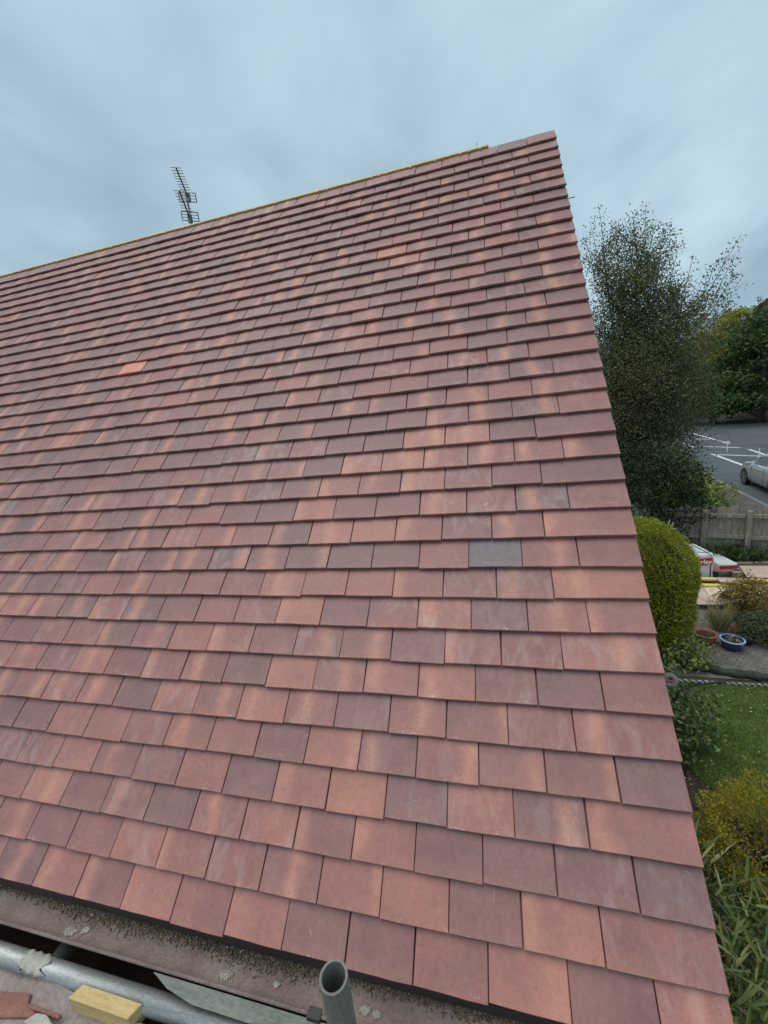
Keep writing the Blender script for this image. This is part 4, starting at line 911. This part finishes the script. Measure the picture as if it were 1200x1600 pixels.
m = MB(); m.box(cc + rp @ Vector((lx0 + lw_ / 2, yl, .49)), (lw_, .004, .15), rp); lb = m.build('label', M['red'], pk)
text_mesh('Marley', .135, 'lettering', M['white'], lb, Matrix.Translation(cc + rp @ Vector((lx0 + lw_ / 2, yl - .0035, .485))) @ rp.to_4x4() @ Matrix.Rotation(math.pi / 2, 4, 'X'))
m = MB(); m.box(cc + rp @ Vector((lx0 + lw_ - .03, yl + .001, .24)), (.016, .003, .34), rp); m.box(cc + rp @ Vector((lx0 + lw_ - .03, 0, .625)), (.016, pd, .004), rp); m.box(cc + rp @ Vector((0, -.28 * pd, .625)), (pw * .98, .012, .004), rp); m.build('strap', M['black'], pk)
m = MB(); m.box(cc + rp @ Vector((.1, .15 * pd, .626)), (.9 * pd, .01, .004), rp @ Matrix.Rotation(-.95, 3, 'Z')); m.build('strap', M['black'], pk)
# second pack
d0 = G(1122, 880, .34); cc2 = Vector((d0.x + .16, d0.y + .33, 0))
pk2 = thing('tile_pack', cc2, 'low half used pallet pack with torn white wrap beside the taller pack', 'pallet pack')
m = MB(); m.box(cc2 + Vector((0, 0, .20)), (.34, .62, .24), rp); m.build('wrapped_tiles', M['wrap'], pk2, False, .02)
m = MB(); m.box(cc2 + rp @ Vector((0, -.315, .24)), (.33, .004, .07), rp); m.build('label', M['red'], pk2)
m = MB(); m.box(cc2 + Vector((0, 0, .04)), (.38, .66, .078), rp); m.build('pallet', M['board_old'], pk2)
# loose sheets, tiles and battens
M['ply'] = rough_mat('dusty_plywood', (0.396, 0.3, 0.228), (0.6, 0.48, 0.384), 4, .85, (1, 5, 5)); M['ply2'] = rough_mat('pale_board', (0.5, 0.4, 0.3125), (0.725, 0.6125, 0.5), 5, .85, (5, 1, 5))
def flat(name, px, z, th, mat, label, cat, group=None):
    m = MB(); m.prism([G(x, y, z) for x, y in px], (0, 0, -th)); bmv = m.build(name, mat); return tag(bmv, label, cat, group)
def legs(x0, x1, y0, y1, z, what):
    for y, sd_ in ((y0, 'pot side'), (y1, 'fence side')):
        m = MB(); m.box(((x0 + x1) / 2, y, z / 2), (x1 - x0, .09, z)); tag(m.build('timber_bearer', M['board_old']), 'rough timber bearer under the %s edge of %s' % (sd_, what), 'timber', 'bearers under the loose boards')
legs(3.2, 5.6, 7.75, 8.25, .10, 'the plywood behind the rusty shrub'); legs(4.15, 5.6, 8.72, 9.25, .175, 'the plywood by the fence bed')
flat('plywood_sheet', [(1088, 944), (1150, 945), (1262, 946), (1250, 916), (1162, 912), (1092, 912)], .118, .014, M['ply'], 'dusty brown plywood sheet under the yellow battens', 'plywood')
flat('plywood_sheet', [(1176, 938), (1270, 936), (1256, 914), (1180, 912)], .142, .014, M['ply2'], 'pale board lying on the brown plywood behind the rusty shrub', 'plywood')
flat('plywood_sheet', [(1168, 902), (1262, 903), (1250, 884), (1155, 884)], .20, .018, M['ply'], 'dusty plywood sheet leaning near the fence bed', 'plywood')
flat('plywood_sheet', [(1108, 930), (1146, 922), (1140, 916), (1100, 918)], .134, .010, M['ply2'], 'torn pale board scrap on the brown plywood', 'board')
for (a, b, z, lab) in [((1094, 903), (1270, 908), .21, 'bright yellow roofing batten, upper of the two by the packs'), ((1096, 913), (1270, 917), .165, 'bright yellow roofing batten, lower of the two by the packs')]:
    p, q = G(*a, z), G(*b, z); d = (q - p).normalized(); s = Vector((-d.y, d.x, 0)) * .05
    m = MB(); m.prism([p - s, q - s, q + s, p + s], (0, 0, -.038)); tag(m.build('roofing_batten', M['batten_yellow'], None, False, .002), lab, 'batten')
for a in (.2, .85):
    p, q = G(1094, 913, .165), G(1270, 917, .165); c = p.lerp(q, a); m = MB(); m.box((c.x, c.y + .06, .066), (.08, .32, .12)); tag(m.build('timber_bearer', M['board_old']), 'short block under the %s end of the yellow battens' % ('hedge' if a < .5 else 'far'), 'timber', 'blocks under the yellow battens')
for k in range(7):
    px = 1116 + (k % 3) * 11; z = .13 + .014 * k; p = G(px + 6, 893 - (k % 2) * 4, z)
    m = MB(); m.box((p.x, p.y + .12, z), (.165, .265, .012), Matrix.Rotation(.2 * math.sin(k * 2), 3, 'Z')); tag(m.build('loose_tile', M['redtile'], None, False, .0015), 'loose clay tile in the untidy pile before the packs', 'tile', 'loose tiles before the packs')
p = G(1133, 897, 0); m = MB(); m.box((p.x, p.y + .12, .061), (.5, .34, .118)); tag(m.build('timber_block', M['board_old']), 'rough timber block under the loose tiles', 'timber')
for px_, z_, mt_, lb_ in [([(1186, 930), (1240, 926), (1232, 908), (1178, 914)], .158, 'ply2', 'pale offcut lying across the stacked plywood behind the rusty shrub'), ([(1126, 909), (1158, 911), (1150, 903), (1118, 902)], .224, 'ply', 'small brown board scrap lying on the yellow battens'), ([(1098, 938), (1122, 940), (1118, 930), (1096, 928)], .130, 'ply', 'split brown board scrap at the hedge end of the plywood')]:
    flat('board_scrap', px_, z_, .012, M[mt_], lb_, 'board')
m = MB(); p = G(1128, 936, .12); m.add([p, p + Vector((.14, -.02, .0)), p + Vector((.02, .05, .12)), p + Vector((.16, .09, .01)), p + Vector((-.01, .10, .0))], [[0, 1, 2], [1, 3, 2], [3, 4, 2], [4, 0, 2], [0, 4, 3, 1]]); tag(m.build('felt_scrap', M['black']), 'folded black felt scrap standing on the plywood', 'felt')
m = MB(); p = G(1140, 924, .14); m.box(p, (.22, .05, .006), Matrix.Rotation(.4, 3, 'Z')); tag(m.build('felt_scrap', M['black']), 'flat black felt strip lying on the plywood', 'felt')

# ================================================================== CAR
M['carpaint'] = plain('silver_paint', (0.46, 0.50, 0.50), .28, .55, .5, .8, .02); M['glass'] = plain('dark_glass', (.012, .016, .018), .08, 0, .6, 0, .02)
M['tyre'] = plain('tyre_rubber', (.018, .018, .018), .8); M['rim'] = plain('alloy', (.42, .43, .44), .35, .8); M['lamp'] = plain('headlamp_glass', (.6, .62, .63), .1, .2)
wheel = G(1167, 756.5); dirr = Vector((.137, .99, 0)).normalized(); side = Vector((dirr.y, -dirr.x, 0))       # side points to the car's right
CL, FW = 4.15, 1.28                                                                                         # length, front axle ahead of centre
cc = wheel - dirr * FW * .92 + side * .74 * .92
car = bpy.data.objects.new('car', None); col.objects.link(car); car.matrix_world = Matrix.Translation((cc.x, cc.y, .004)) @ Matrix((side, dirr, Vector((0, 0, 1)))).transposed().to_4x4() @ Matrix.Scale(.92, 4)
ORG[car.name] = Vector(); tag(car, 'silver hatchback driving along the near lane of the road', 'car')
ysn = np.array([-2.075, -2.0, -1.7, -1.3, -.9, -.2, .35, .75, 1.05, 1.45, 1.8, 2.0, 2.075])
hw = np.array([.62, .76, .84, .865, .87, .87, .87, .87, .865, .85, .80, .70, .55])
zb = np.array([.42, .28, .24, .2, .19, .19, .19, .19, .2, .22, .24, .28, .38])
zs = np.array([.78, .88, .94, .95, .94, .92, .91, .90, .88, .84, .77, .70, .60])
zt = np.array([.80, .95, 1.22, 1.40, 1.455, 1.46, 1.38, 1.16, .97, .90, .82, .74, .62])
tw_ = np.array([.60, .66, .64, .62, .62, .62, .62, .66, .74, .74, .70, .60, .45])
def section(y):
    a, b, c, d, e_ = (np.interp(y, ysn, q) for q in (hw, zb, zs, zt, tw_))
    return [(a * .88, b), (a * .97, b + .07), (a, b + .2), (a, (b + c) / 2 + .06), (a * .985, c - .05), (a * .955, c), (max(e_, .0) * 1.0 if d - c > .15 else a * .90, c + (d - c) * .82), (e_ * .82, d - .01), (e_ * .45, d + .012), (0, d + .018)]
yy = np.linspace(-2.075, 2.075, 64); secs = []
for y in yy:
    h_ = section(y); secs.append([Vector((-x, y, z)) for x, z in h_] + [Vector((x, y, z)) for x, z in h_[::-1][1:]])
m = MB(); nn = len(secs[0])
for s in secs: m.v += s
m.f = [[i * nn + j, i * nn + j + 1, (i + 1) * nn + j + 1, (i + 1) * nn + j] for i in range(63) for j in range(nn - 1)] + [[0 + j for j in range(nn)], [63 * nn + j for j in range(nn)][::-1]] + [[i * nn, (i + 1) * nn, (i + 1) * nn + nn - 1, i * nn + nn - 1] for i in range(63)]
me_ = m; me_.f = [f for f in m.f]
body = m.build('body', M['carpaint'], car, True)
def patch(y0, y1, j0, j1, name, mat, off=.006, n=10):
    m = MB(); ysx = np.linspace(y0, y1, n)
    for y in ysx:
        h_ = section(y); full = [Vector((-x, y, z)) for x, z in h_] + [Vector((x, y, z)) for x, z in h_[::-1][1:]]
        rowp = []
        for jj in np.linspace(j0, j1, 8):
            k = min(int(jj), len(full) - 2); p = full[k].lerp(full[k + 1], jj - k); c_ = Vector((0, y, .75)); rowp.append(p + (p - c_).normalized() * off)
        m.v += rowp
    m.f = [[i * 8 + j, i * 8 + j + 1, (i + 1) * 8 + j + 1, (i + 1) * 8 + j] for i in range(n - 1) for j in range(7)]
    return m.build(name, mat, car, True)
for j0, j1 in ((5.15, 5.95), (12.05, 12.85)):
    patch(-1.25, -.55, j0, j1, 'side_window', M['glass']); patch(-.48, .55, j0, j1, 'side_window', M['glass'])
patch(.38, .98, 6.3, 11.7, 'windscreen', M['glass'], .008); patch(-1.92, -1.42, 6.6, 11.4, 'rear_window', M['glass'], .008)
for s in (-1, 1):
    for y in (FW, -1.28):
        t = MB(); nW = 24
        wheel_e = MB()
        prof = [(.17, -.09), (.29, -.095), (.312, -.06), (.312, .06), (.29, .095), (.17, .09)]
        for r_, x in prof: t.v += [Vector((s * .78 + x, y + r_ * math.cos(2 * math.pi * k / nW), .312 + r_ * math.sin(2 * math.pi * k / nW))) for k in range(nW)]
        t.f = [[i * nW + k, i * nW + (k + 1) % nW, ((i + 1) % 6) * nW + (k + 1) % nW, ((i + 1) % 6) * nW + k] for i in range(6) for k in range(nW)]
        ty = t.build('wheel', M['tyre'], car, True)
        q = MB(); xo = s * .845
        q.add([(xo, y + .05 * math.cos(a), .312 + .05 * math.sin(a)) for a in [2 * math.pi * k / 12 for k in range(12)]], [list(range(12))])
        for k in range(5):
            a = 2 * math.pi * k / 5 + .3; q.add([(xo, y + r_ * math.cos(a + d_), .312 + r_ * math.sin(a + d_)) for r_, d_ in ((.04, -.5), (.195, -.16), (.195, .16), (.04, .5))], [[0, 1, 2, 3]])
        q.v += []; k0 = len(q.v)
        q.v += [Vector((xo, y + r_ * math.cos(2 * math.pi * k / 24), .312 + r_ * math.sin(2 * math.pi * k / 24))) for r_ in (.185, .212) for k in range(24)]; q.f += [[k0 + k, k0 + (k + 1) % 24, k0 + 24 + (k + 1) % 24, k0 + 24 + k] for k in range(24)]
        q.build('rim', M['rim'], ty)
        q = MB(); xw = s * .874
        q.add([(xw, y + .365 * math.cos(a), .325 + .365 * math.sin(a)) for a in [math.pi * (-.10) + math.pi * 1.2 * k / 22 for k in range(23)]] , [list(range(23)) if s < 0 else list(range(23))[::-1]]); q.build('wheel_arch', M['tyre'], car)
        q = MB(); q.add([(s * .8765, y + r_ * math.cos(a), .312 + r_ * math.sin(a)) for r_ in (.205, .312) for a in [2 * math.pi * k / 24 for k in range(24)]], [[k, (k + 1) % 24, 24 + (k + 1) % 24, 24 + k] for k in range(24)]); q.build('sidewall', plain('sidewall_rubber', (.03, .03, .03), .7), ty)
        for ch in ty.children:
            if ch.name.startswith('rim'):
                for v_ in ch.data.vertices: v_.co.x += s * .034
    q = MB(); q.box((s * .97, .62, .98), (.2, .09, .13)); q.build('mirror', M['carpaint'], car, False, .03)
    patch(1.62, 1.95, 3.6 if s < 0 else 13.2, 4.8 if s < 0 else 14.4, 'headlight', M['lamp'], .008)
    patch(-2.0, -1.75, 4.0 if s < 0 else 13.0, 5.0 if s < 0 else 14.0, 'tail_light', M['red'], .008)
    q = MB(); q.box((s * .885, -.3, .80), (.012, .16, .025)); q.build('door_handle', M['carpaint'], car)
    for y in (.62, -.5): q = MB(); q.box((s * .872, y, .58), (.004, .008, .62)); q.build('door_seam', M['black'], car)
# white marker posts in the hatched middle of the road
for a, lab, sq in (((1136, 706), 'slim white marker post with a square plate in the hatched road centre', True), ((1185, 721), 'slim white marker post without a plate in the hatched road centre', False)):
    p = G(*a); t = thing('marker_post', p, lab, 'post'); m = MB(); m.tube([p, p + Vector((0, 0, .62))], .022, 8); m.build('shaft', M['white'], t)
    if sq: m = MB(); m.box(p + Vector((0, -.04, .52)), (.16, .02, .16)); m.build('plate', M['white'], t)

# ================================================================== FAR TREES, HEDGE, HOUSES
def far_tree(px, top, D, rad, mat, label, n=9000, layers=9, ls=(.22, .42), extra=None, low=.16, stand=True):
    b = AD(px, 600, D); b.z = 0; H = AD(px, top, D).z
    t = thing('far_tree', b, label, 'tree', 'trees beyond the far pavement'); m = MB(); m.tube([b, b + Vector((.1, 0, H * .5)), b + Vector((0, .1, H * .95))], [.32, .2, .04], 8)
    LPs = []
    for k in range(layers * 7):
        f = low + (1 - low) * random.random() ** .9; r0 = rad * (math.sin(math.pi * min(1, .22 + .74 * f)) ** .8) * random.uniform(.35, 1.05); az = random.uniform(0, 6.28)
        c = Vector((b.x + r0 * math.cos(az), b.y + r0 * math.sin(az), H * f)); m.tube([(b.x, b.y, max(.5, H * f - r0 * .25)), c], [.07, .02], 5, False)
        nl = n // (layers * 7); d = rng.normal(size=(nl, 3)) * np.array([rad * .17, rad * .17, rad * .055]); d[:, 2] -= .10 * np.hypot(d[:, 0], d[:, 1]); LPs.append(np.array(c) + d)
    P = np.concatenate(LPs); P = P[P[:, 2] > .3]
    quads('crown', leaf_quads(P, rng.uniform(*ls, len(P)), rng.uniform(ls[0] * .5, ls[1] * .5, len(P)), droop=.15), mat, t); m.build('trunk', M['bark'], t, True)
    if extra:
        c = AD(*extra, D - rad * .9); P = np.array(c) + rng.normal(size=(700, 3)) * np.array([1.1, .5, .30]); quads('turning_leaves', leaf_quads(P, .25, .14), M['orange_leaf'], t)
    return t
far_tree(1192, 497, 50, 4.6, M['far_leaf'], 'broad dark green tree beyond the road with tiered branches', 15000)
far_tree(1143, 487, 58, 3.6, M['far_yellow'], 'yellow green tree with a patch of orange leaves beyond the road', 7000, extra=(1119, 534))
far_tree(1118, 578, 52, 3.0, M['far_leaf'], 'low dark tree in front of the yellow green tree', 9000)
far_tree(1245, 470, 54, 5.0, M['far_leaf'], 'tall dark tree beyond the broad dark green tree', 9000)
far_tree(1085, 520, 66, 4.5, M['far_yellow'], 'olive tree seen through the right edge of the birch', 5000)
far_tree(1040, 540, 74, 5.0, M['far_leaf'], 'dark tree standing behind the middle of the birch', 5000)
far_tree(985, 545, 84, 5.5, M['far_leaf'], 'distant dark tree standing behind the left of the birch', 4000)
for px_, tp_, D_, lab_ in ((905, 560, 78, 'round distant tree in the row behind the gable'), (820, 575, 88, 'wide distant tree in the row behind the gable'), (735, 580, 96, 'small distant tree in the row behind the gable'), (640, 585, 100, 'far end tree of the row behind the gable'), (950, 585, 62, 'low distant tree between gable and birch')):
    far_tree(px_, tp_, D_, 6.0, M['far_leaf'], lab_, 3500, ls=(.4, .7))
# thin spray above the dark tree
ht = thing('far_tree', AD(1197, 600, 58), 'thin young tree with bare looking sprays rising beside the far roof', 'tree', 'trees beyond the far pavement'); ht.location.z = 0; ORG[ht.name].z = 0
m = MB(); b = AD(1190, 600, 58); b.z = 0; LPs = []
for tip in ((1188, 462), (1198, 466), (1172, 487), (1181, 480), (1165, 495)):
    q = AD(*tip, 58); r_ = AD(1188, 520, 58); m.tube([r_, r_.lerp(q, .6) + Vector((0, 0, .1)), q], [.06, .03, .012], 5); LPs.append(np.array(r_) + (np.array(q) - np.array(r_)) * rng.uniform(.3, 1, (110, 1)) + rng.normal(size=(110, 3)) * .16)
m.tube([b, AD(1188, 520, 58)], [.16, .07], 6); m.build('trunk', M['bark'], ht); P = np.concatenate(LPs); quads('crown', leaf_quads(P, rng.uniform(.12, .25, len(P)), rng.uniform(.06, .12, len(P))), M['sage_leaf'], ht)
# hedge along the far pavement
n = 26000; Y = rng.uniform(30, 110, n); fx = np.array([far_x(y) for y in Y]); P = np.stack([fx + 3.4 + rng.random(n) * 1.6, Y, rng.random(n) ** .7 * (1.7 + .35 * np.sin(Y * .9) + .2 * np.sin(Y * 2.7))], 1)
tag(quads('far_hedge', leaf_quads(P, rng.uniform(.2, .4, n), rng.uniform(.12, .2, n)), M['far_leaf']), 'dark overgrown hedge along the far pavement', 'hedge')
def far_house(px, D, ridge_px, wd, dp, label, roofmat, yaw):
    b = AD(px, 600, D); b.z = 0; zr = AD(px, ridge_px, D).z; ze = zr - wd * .36
    t = thing('far_house', b, label, 'house'); rt = Matrix.Rotation(yaw, 3, 'Z')
    m = MB(); m.box(b + Vector((0, 0, ze / 2)), (wd, dp, ze), rt); m.prism([b + rt @ Vector((-wd / 2, -dp / 2, ze + .002)), b + rt @ Vector((wd / 2, -dp / 2, ze + .002)), b + rt @ Vector((0, -dp / 2, zr - .15))], rt @ Vector((0, dp, 0))); m.build('wall', M['brick'], t)
    m = MB()
    for s in (-1, 1): m.prism([b + rt @ Vector((s * (wd / 2 + .4), -dp / 2 - .3, ze - .28)), b + rt @ Vector((0, -dp / 2 - .3, zr)), b + rt @ Vector((0, -dp / 2 - .3, zr + .18)), b + rt @ Vector((s * (wd / 2 + .5), -dp / 2 - .3, ze - .16))], rt @ Vector((0, dp + .6, 0)))
    rf = m.build('roof', roofmat, t); m = MB(); m.box(b + rt @ Vector((0, dp * .3, zr + .4)), (.7, .9, 1.4), rt); m.build('chimney', M['brick'], rf)
    for z in (1.4, ze * .5 + 1.3):
        for x in (-.27, .27):
            m = MB(); m.box(b + rt @ Vector((x * wd, -dp / 2 - .01, z)), (1.3, .08, 1.2), rt); q = m.build('window', M['white'], t); m = MB(); m.box(b + rt @ Vector((x * wd, -dp / 2 - .045, z)), (1.1, .04, 1.0), rt); m.build('pane', M['glass'], q)
    return t
M['roofbrown'] = rough_mat('far_brown_roof', (.10, .065, .05), (.16, .11, .085), 3, .85); M['roofgrey'] = rough_mat('far_grey_roof', (.14, .15, .16), (.22, .235, .245), 3, .8)
far_house(1262, 66, 415, 9.5, 8, 'brick house with a brown gable roof behind the dark trees', M['roofbrown'], -.35)
far_house(1116, 92, 497, 8, 7, 'distant house with a grey roof between birch and yellow green tree', M['roofgrey'], .9)
